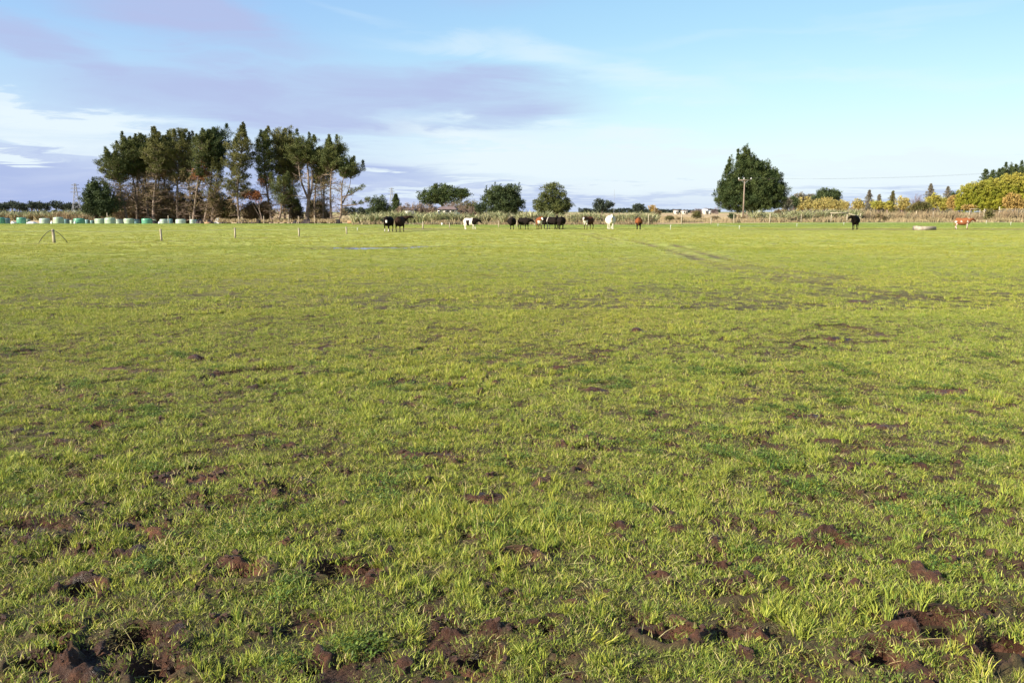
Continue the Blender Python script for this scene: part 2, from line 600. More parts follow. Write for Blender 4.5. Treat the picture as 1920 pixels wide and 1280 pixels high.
M_pine = material('pine_needles', (.050, .066, .018), (.095, .105, .028), .45, .7, .12)
M_pine2 = material('pine_needles_olive', (.075, .080, .022), (.13, .125, .036), .45, .7, .12)
M_dark = material('dark_needles', (.028, .046, .016), (.055, .075, .022), .5, .7, .10)
M_cyp = material('cypress_foliage', (.026, .046, .012), (.062, .082, .021), .6, .7, .12)
M_far = material('far_foliage', (.028, .040, .030), (.05, .065, .04), .3, .8, .1)
M_grey = material('grey_conifer', (.11, .11, .07), (.15, .125, .09), .5, .8, .1)
M_rust = material('dead_needles', (.30, .11, .035), (.20, .09, .04), .8, .85, .15)
M_brownneedle = material('browning_needles', (.17, .12, .065), (.115, .10, .042), .8, .85, .12)
M_yel = material('yellow_willow_leaves', (.40, .32, .10), (.29, .25, .08), .5, .8, .2)
M_ygr = material('yellow_green_leaves', (.285, .275, .028), (.18, .205, .02), .35, .8, .2)
M_ytop = material('golden_leaves', (.34, .29, .055), (.25, .25, .045), .5, .8, .2)
M_org = material('orange_leaves', (.38, .255, .075), (.30, .21, .065), .6, .8, .2)
M_olive = material('olive_leaves', (.085, .085, .025), (.12, .10, .035), .6, .8, .12)
M_bark = material('pine_bark', (.20, .155, .12), (.11, .088, .07), 2.2, .95, bump=.5, bscale=6)
M_barkd = material('dark_bark', (.13, .10, .08), (.08, .06, .05), 2.2, .95)
M_twig = material('bare_twigs', (.22, .165, .12), (.15, .11, .08), .8, .95)
M_twigp = material('purple_twigs', (.21, .15, .14), (.14, .10, .095), .8, .95)
M_flax = material('flax_leaves', (.20, .23, .10), (.33, .31, .16), 1.2, .5, .1, .4, attr=None)
M_flaxdry = material('dry_flax_leaves', (.36, .29, .17), (.24, .18, .11), 1.2, .8)
M_reed = material('dry_grass_blades', (.33, .26, .145), (.24, .19, .10), .5, .9, .15)
M_reed2 = material('red_brown_grass_blades', (.21, .15, .085), (.27, .225, .125), .4, .9, .15)
M_wood = material('weathered_post', (.36, .31, .22), (.25, .21, .15), 4, .9, bump=.4, bscale=15)
M_woodg = material('grey_pole', (.21, .165, .125), (.15, .115, .085), 2, .9)
M_white = material('white_plastic', (.55, .55, .52), None, rough=.5)
M_steel = material('galvanised_steel', (.26, .27, .29), (.20, .21, .23), 2, .5)
M_black = material('black_pipe', (.012, .013, .015), None, rough=.5)
M_line = material('power_wire', (.05, .05, .05), None, rough=.6)
M_wire = material('fence_wire', (.38, .38, .38), None, rough=.5)
M_conc = material('concrete', (.29, .255, .20), (.20, .17, .13), 2.4, .9, bump=.4, bscale=18)
M_housew = material('white_wall', (.46, .44, .38), (.40, .38, .33), 1, .8)
M_roof = material('brown_roof', (.20, .14, .12), (.15, .105, .09), 1, .8)
M_glass = material('window_glass', (.02, .025, .03), None, rough=.1, spec=.5)
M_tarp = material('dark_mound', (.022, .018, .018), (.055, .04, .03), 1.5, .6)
M_log = material('cut_log', (.34, .22, .12), (.22, .13, .07), 2, .9)


def wrap_mat(name, c):
    return material(name, c, tuple(v * .86 for v in c), 2.2, .32, spec=.5, bump=.25, bscale=9)


M_bg = wrap_mat('green_bale_wrap', (.075, .24, .14))
M_bp = wrap_mat('pale_bale_wrap', (.28, .36, .24))
M_bw = wrap_mat('white_green_bale_wrap', (.33, .41, .31))
M_bt = wrap_mat('teal_bale_wrap', (.12, .22, .21))

# ------------------------------------------------------------------ ground sheet
ys = [-400, -60, -12, -4, -1.0, .6, 1.3]
y = 1.8
while y < 140:
    ys.append(y)
    y *= 1.0046 if y < 8 else 1.0066
while y < 9000:
    ys.append(y)
    y *= 1.08
ys = np.array(ys)
NC = 720
t = np.linspace(-1, 1, NC)
t = np.concatenate([[-60, -6, -2, -1.3], t, [1.3, 2, 6, 60]])
half = .72 * np.maximum(ys, 1.8) + 2.2
GX = t[None, :] * half[:, None]
big = np.abs(t) > 5
GX[:, big] = np.sign(t[big])[None, :] * np.maximum(np.abs(GX[:, big]), np.abs(t[big])[None, :] * 60)
GYY = np.repeat(ys[:, None], len(t), 1)
H, Mud, Dry = terrain(GX.ravel(), GYY.ravel())
H = np.where(GYY.ravel() < 1.5, 0, H)
gx, gy = GX.ravel(), GYY.ravel()
c_grass = np.array([.270, .282, .056])
c_green = np.array([.165, .210, .042])
c_mud = np.array([.076, .032, .017])
c_mudd = np.array([.12, .085, .04])
c_dry = np.array([.31, .225, .115])


def tint_of(x, y):
    """0 = yellow green worn pasture, 1 = fresh green"""
    a = .30 + .35 * fbm(x * .22, y * .22, 201, 4)
    e = np.interp(x, [-60, -20, -2, 18, 30, 60], [112, 106, 92, 92, 92, 92])
    a = a + .55 * sst(y, e - 5, e + 2) - .25 * np.exp(-((y - 60) / 22.0) ** 2)
    return np.clip(a, 0, 1)


tn = tint_of(gx, gy)[:, None]
farf = sst(gy, 10, 36)[:, None]
base_c = (c_grass * (1 - tn) + c_green * tn)
under = np.array([.055, .042, .018]) * (1 - farf) + base_c * farf
mudc = c_mud * (1 - .8 * farf) + c_mudd * .8 * farf
mudc = mudc * (1 + .35 * fbm(gx * 2.3, gy * 2.3, 301, 3)[:, None])
GC = under * (1 - Mud[:, None]) + mudc * Mud[:, None]
Gd = c_dry * (1 + .3 * fbm(gx * .05, gy * .02, 55, 4)[:, None]) + np.array([-.08, -.01, -.04]) * sst(fbm(gx * .02, gy * .006, 57, 3), .0, .4)[:, None]
far_green = np.array([.09, .12, .035])
gfar = sst(gy, 700, 1600)[:, None]
Gd = Gd * (1 - gfar) + (far_green * .6 + Gd * .4) * gfar
GC = GC * (1 - Dry[:, None]) + Gd * Dry[:, None]
ny, nx = GX.shape
ii = np.arange(ny - 1)[:, None] * nx + np.arange(nx - 1)[None, :]
F = np.stack([ii, ii + 1, ii + nx + 1, ii + nx], -1).reshape(-1, 4)
gme = new_mesh('ground', np.stack([gx, gy, H], 1), F, True)
add_col(gme, 'gcol', np.clip(GC, 0.004, 1))
a = gme.attributes.new('wet', 'FLOAT', 'POINT')
a.data.foreach_set('value', (Mud * (1 - sst(gy, 20, 60))).astype(np.float32))

mg = bpy.data.materials.new('pasture_ground')
mg.use_nodes = True
tt = mg.node_tree
tt.nodes.clear()
N = NT(tt)
out = N.n('ShaderNodeOutputMaterial')
p = N.n('ShaderNodeBsdfPrincipled')
ac = N.n('ShaderNodeAttribute', attribute_name='gcol')
aw = N.n('ShaderNodeAttribute', attribute_name='wet')
geo = N.n('ShaderNodeNewGeometry')
pos = geo.outputs['Position']
n1 = N.noise(pos, 28, 5, .65)
n2 = N.noise(pos, 1.7, 5, .6)
n3 = N.noise(pos, .35, 4, .6)
f1 = N.ss(n1, .3, .7, .72, 1.3)
f2 = N.ss(n2, .3, .7, .66, 1.25)
f3 = N.ss(n3, .3, .7, .88, 1.12)
f = N.m('MULTIPLY', N.m('MULTIPLY', f1, f2), f3)
n4 = N.noise(pos, 9, 4, .6)
wf = N.m('MULTIPLY', aw.outputs['Fac'], N.ss(n4, .38, .62))
f = N.m('MULTIPLY', f, N.m('SUBTRACT', 1.25, N.m('MULTIPLY', wf, .65)))
cc = N.mix(1.0, ac.outputs['Color'], N.comb(f, f, f), 'MULTIPLY')
N.put(p.inputs['Base Color'], cc)
N.put(p.inputs['Roughness'], N.ss(wf, .1, .9, .95, .38))
p.inputs['Specular IOR Level'].default_value = .3
b = N.n('ShaderNodeBump')
b.inputs['Strength'].default_value = .8
b.inputs['Distance'].default_value = .05
N.put(b.inputs['Height'], N.m('ADD', N.noise(pos, 55, 6, .75), N.noise(pos, 22, 4, .6)))
N.put(p.inputs['Normal'], b.outputs[0])
tt.links.new(p.outputs[0], out.inputs[0])
gme.materials.append(mg)
ground = bpy.data.objects.new('ground', gme)
col.objects.link(ground)
tag(ground, 'pugged green pasture with bare brown mud, running on to dry fields', 'ground', kind='structure')

# water standing in hoof holes and in the shallow puddle: level sheets just under the turf
mw = bpy.data.materials.new('puddle_water')
mw.use_nodes = True
p = mw.node_tree.nodes['Principled BSDF']
p.inputs['Base Color'].default_value = (.035, .028, .018, 1)
p.inputs['Roughness'].default_value = .04
p.inputs['IOR'].default_value = 1.33
p.inputs['Specular IOR Level'].default_value = .6


def sheet(name, x0, x1, y0, y1, z, label):
    g = Geo()
    g.quads([(x0, y0, z), (x1, y0, z), (x1, y1, z), (x0, y1, z)])
    return tag(g.build(name, mw), label, 'water', kind='structure')


sheet('hoofprint_water', -9, 9, 1.6, 12, -.062, 'muddy water standing in deep hoof holes in the near pasture')
sheet('puddle_water', PUDC[0] - 8, PUDC[0] + 9, PUDC[1] - 4.4, PUDC[1] + 4.4, -.022, 'thin blue sky-reflecting puddle lying in the grass before the cattle')

# ------------------------------------------------------------------ grass
mgr = bpy.data.materials.new('grass_blades')
mgr.use_nodes = True
tt = mgr.node_tree
tt.nodes.clear()
N = NT(tt)
out = N.n('ShaderNodeOutputMaterial')
p = N.n('ShaderNodeBsdfPrincipled')
p.inputs['Roughness'].default_value = .55
p.inputs['Specular IOR Level'].default_value = .25
ac = N.n('ShaderNodeAttribute', attribute_name='bcol')
at = N.n('ShaderNodeAttribute', attribute_type='INSTANCER', attribute_name='tint')
tf = at.outputs['Fac']
mul = N.mix(tf, (1.12, 1.03, .90), (.74, .93, .82))
cc = N.mix(1.0, ac.outputs['Color'], mul, 'MULTIPLY')
N.put(p.inputs['Base Color'], cc)
tr = N.n('ShaderNodeBsdfTranslucent')
N.put(tr.inputs[0], cc)
mx = N.n('ShaderNodeMixShader')
mx.inputs[0].default_value = .30
tt.links.new(p.outputs[0], mx.inputs[1])
tt.links.new(tr.outputs[0], mx.inputs[2])
tt.links.new(mx.outputs[0], out.inputs[0])


def blade_patch(name, n, rad, hmin, hmax, wid, lean, seg, palette, weights, cluster=0, r=rng):
    """a patch of n curved blades"""
    if cluster:
        cc = r.normal(size=(cluster, 2)) * rad * .55
        k = r.integers(0, cluster, n)
        base = cc[k] + r.normal(size=(n, 2)) * rad * .16
        outd = (base - cc[k]) / (rad * .16)
    else:
        ang = r.random(n) * 2 * PI
        q = rad * np.sqrt(r.random(n))
        base = np.stack([np.cos(ang) * q, np.sin(ang) * q], 1)
        outd = base / rad * .3
    h = hmin + (hmax - hmin) * r.random(n) ** 1.3
    d = r.normal(size=(n, 2)) * .8 + outd
    d /= np.linalg.norm(d, axis=1)[:, None] + 1e-9
    L = lean * (.3 + 1.2 * r.random(n)) * h
    sa = r.random(n) * 2 * PI
    side = np.stack([np.cos(sa), np.sin(sa)], 1)
    w = wid * (.6 + .8 * r.random(n))
    VV, FF = [], []
    ts = np.linspace(0, 1, seg + 1)
    for t in ts:
        c = base + d * (L * t ** 1.8)[:, None]
        z = h * (t - .25 * lean * t ** 3) - .012
        ww = w * (1 - t ** 1.6) * .5 + .0004
        VV.append(np.stack([np.concatenate([c - side * ww[:, None], z[:, None]], 1), np.concatenate([c + side * ww[:, None], z[:, None]], 1)], 1))
    V = np.stack(VV, 1)               # n, seg+1, 2, 3
    V = V.reshape(-1, 3)
    idx = np.arange(n)[:, None] * (seg + 1) * 2 + np.arange(seg)[None, :] * 2
    F = np.stack([idx, idx + 1, idx + 3, idx + 2], -1).reshape(-1, 4)
    pal = np.array(palette)
    ci = pal[r.choice(len(pal), n, p=weights)] * (.75 + .5 * r.random((n, 1)))
    # bases are paler straw, as in mown grass
    C = np.repeat(ci[:, None, :], (seg + 1) * 2, 1)
    C = C.reshape(-1, 3)
    me = new_mesh(name, V, F, True)
    add_col(me, 'bcol', C)
    me.materials.append(mgr)
    return bpy.data.objects.new(name, me)


def clover_patch(name, n, rad, r=rng):
    ang = r.random(n) * 2 * PI
    q = rad * np.sqrt(r.random(n))
    h = .012 + .028 * r.random(n)
    C = np.stack([np.cos(ang) * q, np.sin(ang) * q, h], 1)
    C = np.repeat(C, 3, 0)
    a = np.tile([0, 2 * PI / 3, 4 * PI / 3], n) + np.repeat(r.random(n) * 6, 3)
    s = np.repeat(.006 + .005 * r.random(n), 3)
    D = np.stack([np.cos(a), np.sin(a), .25 + .5 * r.normal(size=3 * n)], 1)
    S = np.stack([-np.sin(a), np.cos(a), .2 * r.normal(size=3 * n)], 1)
    sz = s[:, None]
    Q = np.stack([C, C + D * sz + S * sz * .7, C + D * sz * 1.9, C + D * sz - S * sz * .7], 1)
    me = new_mesh(name, Q.reshape(-1, 3), np.arange(12 * n).reshape(-1, 4))
    pal = np.array([(.10, .155, .03), (.13, .19, .035), (.07, .11, .025)])
    ci = np.repeat(pal[r.choice(3, n)] * (.8 + .4 * r.random((n, 1))), 12, 0)
    add_col(me, 'bcol', ci)
    me.materials.append(mgr)
    return bpy.data.objects.new(name, me)


GREEN = [(.256, .288, .048), (.350, .360, .064), (.115, .170, .028), (.40, .33, .16), (.18, .235, .037)]
gcoll = bpy.data.collections.new('grass_kinds')
kinds = []


def addk(o):
    gcoll.objects.link(o)
    kinds.append(o.name)


NA, NB, NCL, NS = 7, 4, 3, 3
for i in range(NA):
    addk(blade_patch('k%02d_turf' % i, 95, .13, .012, .055, .0042, .80, 3, GREEN, [.26, .22, .22, .12, .18], cluster=5 if i % 2 else 0))
for i in range(NB):
    addk(blade_patch('k%02d_tall' % (10 + i), 58, .07, .035, .105, .0046, .50, 4, GREEN, [.34, .38, .10, .08, .10], cluster=4))
for i in range(NCL):
    addk(clover_patch('k%02d_clover' % (20 + i), 55, .12))
for i in range(NS):
    addk(blade_patch('k%02d_straw' % (30 + i), 9, .09, .02, .07, .0040, 2.6, 4, [(.52, .44, .22), (.42, .36, .18), (.30, .31, .10)], [.4, .3, .3]))
for i in range(2):
    addk(blade_patch('k%02d_thatch' % (35 + i), 110, .14, .006, .022, .0045, 2.4, 2, [(.13, .10, .045), (.11, .11, .03), (.22, .18, .08), (.09, .11, .022)], [.3, .3, .15, .25]))
for i in range(4):
    addk(blade_patch('k%02d_mid' % (40 + i), 90, .16, .014, .05, .0065, .7, 2, GREEN, [.30, .28, .15, .10, .17], cluster=7))
for i in range(3):
    addk(blade_patch('k%02d_far' % (50 + i), 110, .32, .025, .07, .020, .6, 1, GREEN, [.32, .30, .13, .08, .17], cluster=0))
iA, iB, iC, iS, iM, iF = 0, NA, NA + NB, NA + NB + NCL, NA + NB + NCL + NS + 2, NA + NB + NCL + NS + 6
iT = iM - 2


def scatter(y0, y1, dens, fan=.66, marg=2.2, seed=1):
    r = np.random.default_rng(seed)
    area = (fan * (y1 ** 2 - y0 ** 2) + 2 * marg * (y1 - y0))
    n = int(area * dens)
    u = r.random(n)
    y = np.sqrt(y0 ** 2 + u * (y1 ** 2 - y0 ** 2))
    x = (r.random(n) * 2 - 1) * (fan * y + marg)
    return x, y, r


PT = []
GS = .70


def emit(x, y, idx, s, r, tiltn=.12, hz=None):
    TW[0] = 1.35 if y.min() > 12 else 1.0
    H_, M_, D_ = terrain(x, y)
    TW[0] = 1.0
    # small gaps between the plants
    keep = (r.random(len(x)) > M_ * np.where((idx >= iS) & (idx < iT), .70, .96)) & (D_ < .5) & (H_ > -.045 - .6 * (y > 115))
    x, y, idx, s, H_, M_ = x[keep], y[keep], idx[keep], s[keep], H_[keep], M_[keep]
    n = len(x)
    tn_ = np.clip(tint_of(x, y) + r.normal(size=n) * .16, 0, 1)
    rot = np.stack([r.normal(size=n) * tiltn, r.normal(size=n) * tiltn, r.random(n) * 2 * PI], 1)
    s = s * (GS if y.max() < 15 else 1)
    zs = s * (1 if hz is None else hz[keep])
    PT.append((np.stack([x, y, H_], 1), rot, np.stack([s, s, zs], 1), idx, tn_))


for (a0, b0, dA) in ((1.9, 5.5, 400), (5.5, 9, 300), (9, 14, 210)):
    x, y, r = scatter(a0, b0, dA, seed=int(a0 * 10))
    g = fbm(x * 1.3, y * 1.3, 401, 3)
    n = len(x)
    idx = r.integers(0, NA, n)
    cl = fbm(x * 1.9 + 50, y * 1.9, 405, 3)
    isC = (cl + .15 * r.normal(size=n) > .38) & (r.random(n) < .25) & (y < 10)
    idx = np.where(isC, iC + r.integers(0, NCL, n), idx)
    s = np.clip(.95 + .35 * g, .72, 1.3) * (.8 + .4 * r.random(n))
    s = np.where(isC, 1.0, s)
    emit(x, y, idx, s, r)
    # taller tufts in groups
    x, y, r = scatter(a0, b0, dA * .5, seed=int(a0 * 10) + 5)
    emit(x, y, iT + r.integers(0, 2, len(x)), 1.0 + 0 * x, r)
    x, y, r = scatter(a0, b0, dA * .20, seed=int(a0 * 10) + 1)
    g = fbm(x * 1.5 + 9, y * 1.5, 411, 3)
    k = r.random(len(x)) < np.clip(.24 + 1.4 * g, .05, 1)
    x, y, g = x[k], y[k], g[k]
    s = np.clip(.80 + .55 * g, .5, 1.35) * (.75 + .5 * r.random(len(x)))
    emit(x, y, iB + r.integers(0, NB, len(x)), s, r, .18)
    x, y, r = scatter(a0, b0, dA * .12, seed=int(a0 * 10) + 2)
    emit(x, y, iS + r.integers(0, NS, len(x)), .8 + .7 * r.random(len(x)), r, .25)
# rank clumps that show in the photograph
for (px, py, n, s0, sp_) in ((840, 985, 60, 1.35, .22), (1010, 980, 40, 1.15, .22), (750, 700, 80, 1.3, .6), (900, 710, 80, 1.2, .6), (860, 1090, 30, 1.1, .2),
                             (1490, 1140, 25, 1.2, .12), (1720, 1150, 25, 1.2, .12), (200, 1010, 25, 1.1, .2)):
    gx0, gy0 = G(px, py)
    r = np.random.default_rng(px)
    x = gx0 + r.normal(size=n) * sp_
    y = gy0 + r.normal(size=n) * sp_ * .8
    emit(x, y, iB + r.integers(0, NB, n), s0 * (.8 + .4 * r.random(n)), r, .15)
x, y, r = scatter(13, 40, 62, marg=2, seed=77)
g = fbm(x * .9, y * .9, 421, 3)
emit(x, y, iM + r.integers(0, 4, len(x)), np.clip(.85 + .5 * g, .5, 1.4) * (.8 + .4 * r.random(len(x))), r, .04, hz=.85 - .45 * sst(y, 14, 38))
x, y, r = scatter(13, 26, 5.5, marg=2, seed=79)
emit(x, y, iB + r.integers(0, NB, len(x)), .65 + .4 * r.random(len(x)), r, .12)
x, y, r = scatter(15, 60, 3.2, marg=2, seed=80)
k = r.random(len(x)) < np.clip(.35 + 1.6 * fbm(x * .8, y * .8, 441, 3), .05, 1)
x, y = x[k], y[k]
emit(x, y, iB + r.integers(0, NB, len(x)), .8 + .55 * r.random(len(x)), r, .15)
x, y, r = scatter(36, 118, 6.5, marg=3, seed=78)
g = fbm(x * .5, y * .5, 431, 3)
emit(x, y, iF + r.integers(0, 3, len(x)), np.clip(.9 + .4 * g, .6, 1.3) * (.8 + .4 * r.random(len(x))), r, .015, hz=np.where(y > 60, .28, .40))



def scatter_object(name, PT, coll, mat, label, cat):
    pos_ = np.concatenate([q[0] for q in PT]).astype(np.float32)
    me = bpy.data.meshes.new(name)
    me.vertices.add(len(pos_))
    me.vertices.foreach_set('co', pos_.ravel())
    for nm, typ, key, k in (('rot', 'FLOAT_VECTOR', 'vector', 1), ('scl', 'FLOAT_VECTOR', 'vector', 2), ('idx', 'INT', 'value', 3), ('tint', 'FLOAT', 'value', 4)):
        arr = np.concatenate([q[k] for q in PT])
        a = me.attributes.new(nm, typ, 'POINT')
        a.data.foreach_set(key, arr.astype(np.int32 if typ == 'INT' else np.float32).ravel())
    me.materials.append(mat)
    ob = bpy.data.objects.new(name, me)
    col.objects.link(ob)
    tag(ob, label, cat, kind='stuff')
    ng = bpy.data.node_groups.new(name + '_scatter', 'GeometryNodeTree')
    ng.interface.new_socket('Geometry', in_out='INPUT', socket_type='NodeSocketGeometry')
    ng.interface.new_socket('Geometry', in_out='OUTPUT', socket_type='NodeSocketGeometry')
    gi = ng.nodes.new('NodeGroupInput')
    go = ng.nodes.new('NodeGroupOutput')
    iop = ng.nodes.new('GeometryNodeInstanceOnPoints')
    ci = ng.nodes.new('GeometryNodeCollectionInfo')
    ci.inputs['Collection'].default_value = coll
    ci.inputs['Separate Children'].default_value = True
    ci.inputs['Reset Children'].default_value = True

    def named(nm, dt):
        a = ng.nodes.new('GeometryNodeInputNamedAttribute')
        a.data_type = dt
        a.inputs['Name'].default_value = nm
        return next(o for o in a.outputs if o.enabled and o.name == 'Attribute')
    L = ng.links.new
    L(gi.outputs[0], iop.inputs['Points'])
    L(ci.outputs[0], iop.inputs['Instance'])
    iop.inputs['Pick Instance'].default_value = True
    L(named('idx', 'INT'), iop.inputs['Instance Index'])
    L(named('rot', 'FLOAT_VECTOR'), iop.inputs['Rotation'])
    L(named('scl', 'FLOAT_VECTOR'), iop.inputs['Scale'])
    L(iop.outputs[0], go.inputs[0])
    md = ob.modifiers.new('scatter', 'NODES')
    md.node_group = ng
    return ob


scatter_object('pasture_grass', PT, gcoll, mgr, 'short yellow-green pasture grass with taller tufts and clover', 'grass')
# crumbs of trodden soil
M_mud = material('wet_soil', (.075, .035, .020), (.045, .022, .014), 30, .62, .0, .35, bump=.6, bscale=60)
ccoll = bpy.data.collections.new('soil_kinds')
for i in range(6):
    bm = bmesh.new()
    bmesh.ops.create_icosphere(bm, subdivisions=2, radius=1)
    r_ = random.Random(i)
    o1, o2 = r_.uniform(0, 9), r_.uniform(0, 9)
    for v in bm.verts:
        c = v.co
        k = 1 + .28 * math.sin(c.x * 3.1 + o1) * math.cos(c.y * 2.7 + o2) + .22 * math.sin(c.z * 5 + o1 * 2 + c.x * 3) + r_.uniform(-.10, .10)
        v.co = Vector((c.x * k * 1.1, c.y * k * .9, c.z * k * .65))
    cm = bpy.data.meshes.new('crumb')
    bm.to_mesh(cm)
    bm.free()
    cm.materials.append(M_mud)
    ccoll.objects.link(bpy.data.objects.new('s%02d_crumb' % i, cm))
CP = []
for (a0, b0, dn, smin, smax) in ((1.9, 6, 1300, .003, .015), (6, 11, 300, .006, .018), (1.9, 8, 60, .010, .028)):
    x, y, r = scatter(a0, b0, dn, seed=int(a0 * 7 + dn))
    H_, M_, D_ = terrain(x, y)
    cl = fbm(x * 5, y * 5, 511, 2)
    k = r.random(len(x)) < np.clip(M_ * (.5 + 1.2 * cl) + .05, 0, 1)
    x, y, H_ = x[k], y[k], H_[k]
    n = len(x)
    s_ = smin + (smax - smin) * r.random(n) ** 2.2
    CP.append((np.stack([x, y, H_ + s_ * .15], 1), r.normal(size=(n, 3)) * np.array([.4, .4, 3]), np.stack([s_, s_, s_], 1), r.integers(0, 6, n), r.random(n)))
scatter_object('soil_crumbs', CP, ccoll, M_mud, 'crumbly red-brown clods of trodden soil between the grass', 'soil')
#@@OBJECTS@@
# ------------------------------------------------------------------ tree builders
def rr(a, b):
    return random.uniform(a, b)


def npr(seed):
    random.seed(seed)
    return np.random.default_rng(seed)


def join_quads(name, Qs, mat, parent):
    g = Geo()
    g.quads(np.concatenate([q.reshape(-1, 4, 3) for q in Qs]))
    return g.build(name, mat, parent)


def trunk_path(x0, x1, h, bend, n=9, r=rng):
    """trunk from (0,0,0) to (x1-x0, 0, h) with a gentle wander"""
    t = np.linspace(0, 1, n)
    a, b, c = r.normal(size=3) * bend
    X = (x1 - x0) * (t ** 1.15) + a * np.sin(t * PI) + b * .5 * np.sin(t * 2 * PI)
    Y = c * np.sin(t * PI * .8)
    return np.stack([X, Y, t * h - .05], 1)


def at_path(P, t):
    k = t * (len(P) - 1)
    i = min(int(k), len(P) - 2)
    f = k - i
    return P[i] * (1 - f) + P[i + 1] * f


def pine(label, base, top, crown_py, wpx, Y, seed, group=None, mat=None, fork=0, dead=14, rust=0, nbr=30, rad=.26, lop=0.0, profile=None, puff=.60, twigs=True, limbs=(), dens=70, brown=None):
    """Monterey-like pine. base, top = px, (px, py) of the foot and the tip; crown_py = where green starts; wpx = half width"""
    r = npr(seed)
    Z0 = float(terrain(np.array([PX(base, Y)]), np.array([float(Y)]))[0][0])
    x0 = PX(base, Y, Z0)
    h = PZ(top[1] + 9, Y) - Z0
    x1 = PX(top[0] - 2, Y, h)
    zc = (PZ(crown_py, Y) - Z0) / h
    Rw = wpx / FPX * Y * 1.12
    top = (top[0] - 1, top[1] + 10)
    crown_py += 10
    dead = int(dead * 1.6)
    nbr = int(nbr * 1.55)
    root = thing('pine_tree', label, 'pine tree', (x0, Y, Z0), 0, group)
    P = trunk_path(x0, x1, h, .35, 11, r)
    g = Geo()
    rad *= .78
    g.tube(P, rad * (1.25 - 1.12 * np.linspace(0, 1, 11) ** .8), 7)
    stems = [P]
    for f in range(fork):
        t0 = rr(.22, .5)
        s0 = at_path(P, t0)
        a = rr(0, 2 * PI)
        tip = np.array([x1 - x0 + math.cos(a) * Rw * rr(.2, .42), math.sin(a) * Rw * .5, h * rr(.84, .96)])
        tt_ = np.linspace(0, 1, 8)[:, None]
        Q = s0 * (1 - tt_) + tip * tt_ + np.array([math.cos(a) * .5, math.sin(a) * .5, 0]) * np.sin(tt_ * PI)
        g.tube(Q, rad * .62 * (1 - .85 * np.linspace(0, 1, 8)), 6)
        stems.append(Q)
    C, Cr, Cb, Cbr = [], [], [], []
    prof = profile or (lambda u: min(1.0, .55 + u * 1.3) if u < .42 else 1 - ((u - .42) / .58) ** 1.5 * .78)
    gb = Geo()
    for S in stems:
        m = int(nbr / len(stems) * (1.3 if len(stems) > 1 else 1))
        for k in range(m):
            u = (k + rr(0, .9)) / m
            z = zc + (.985 - zc) * u
            # find the point of this stem at height z*h
            hz = z * h
            i = int(np.searchsorted(S[:, 2], hz))
            if i <= 0:
                continue
            if i >= len(S):
                i = len(S) - 1
            f = np.clip((hz - S[i - 1, 2]) / (S[i, 2] - S[i - 1, 2] + 1e-6), 0, 1)
            s0 = S[i - 1] * (1 - f) + S[i] * f
            a = k * 2.4 + rr(-.5, .5)
            ln = Rw * prof(u) * rr(.5, 1.2) * (1 + lop * math.cos(a))
            if len(stems) > 1:
                ln *= .75
            rise = rr(.15, .55) + .35 * u
            e = s0 + np.array([math.cos(a) * ln, math.sin(a) * ln, ln * rise])
            mid = (s0 + e) / 2 + np.array([0, 0, -ln * .07])
            gb.tube(np.array([s0, mid, e]), [.055 + .02 * ln, .04 + .01 * ln, .015], 4)
            npf = max(2, int(ln / .42))
            for q in range(npf):
                v = 1 - q / npf * .75
                c = s0 * (1 - v) ** 1.0 + e * v + np.array([rr(-.3, .3), rr(-.3, .3), rr(.0, .35)])
                C.append(c)
                Cr.append(puff * rr(.7, 1.2) * (.65 + .35 * min(1, ln / 1.5)))
    for (dx, z, ln_, sgn) in limbs:       # long single limbs: offset along x, start height fraction
        s0 = at_path(P, z)
        for kk in range(6):
            v = (kk + 1) / 6
            c = s0 + np.array([dx * v, rr(-.3, .3), ln_ * v ** 1.6])
            if v > .4:
                for _ in range(2):
                    C.append(c + np.array([rr(-.4, .4), rr(-.4, .4), rr(0, .3)]))
                    Cr.append(.5)
        gb.tube(np.array([s0, s0 + np.array([dx * .5, 0, ln_ * .25]), s0 + np.array([dx, 0, ln_])]), [.13, .09, .03], 5)
    # leader shoots
    C.append(P[-1] + np.array([0, 0, -.15])); Cr.append(.35)
    C.append(P[-1] + np.array([0, 0, -.7])); Cr.append(.5)
    C = np.array(C)
    Cr = np.array(Cr)
    hi = np.argsort(-C[:, 2])[:max(6, int(len(C) * .3))]
    for i_ in r.choice(hi, min(len(hi), 9), replace=False):
        tall_ = rr(.6, 1.25)
        for v_, q_ in ((.35, .34), (.6, .26), (.85, .18), (1.05, .10)):
            C = np.concatenate([C, C[i_:i_ + 1] + np.array([[0, 0, tall_ * v_ + .1]])])
            Cr = np.append(Cr, q_)
    Q = [clump_leaves(C, Cr, dens, .24, .055, .9, .8, .80, r)]
    dying = None
    if rust or brown:
        # dead orange or browning sprays within the crown's lower side
        zz = C[:, 2] / h
        pick = C[np.argsort(zz + r.random(len(C)) * .35)[:max(3, int(len(C) * (rust or brown)))]]
        q2 = clump_leaves(pick + np.array([0, -.25, -.5]), .55, 34, .24, .07, -.1, .8, .8, r)
        o = join_quads('dead_foliage', [q2], M_rust if rust else M_brownneedle, root)
        o['label'] = 'dead orange-brown needles' if rust else 'browning sparse needles'
    gd = Geo()
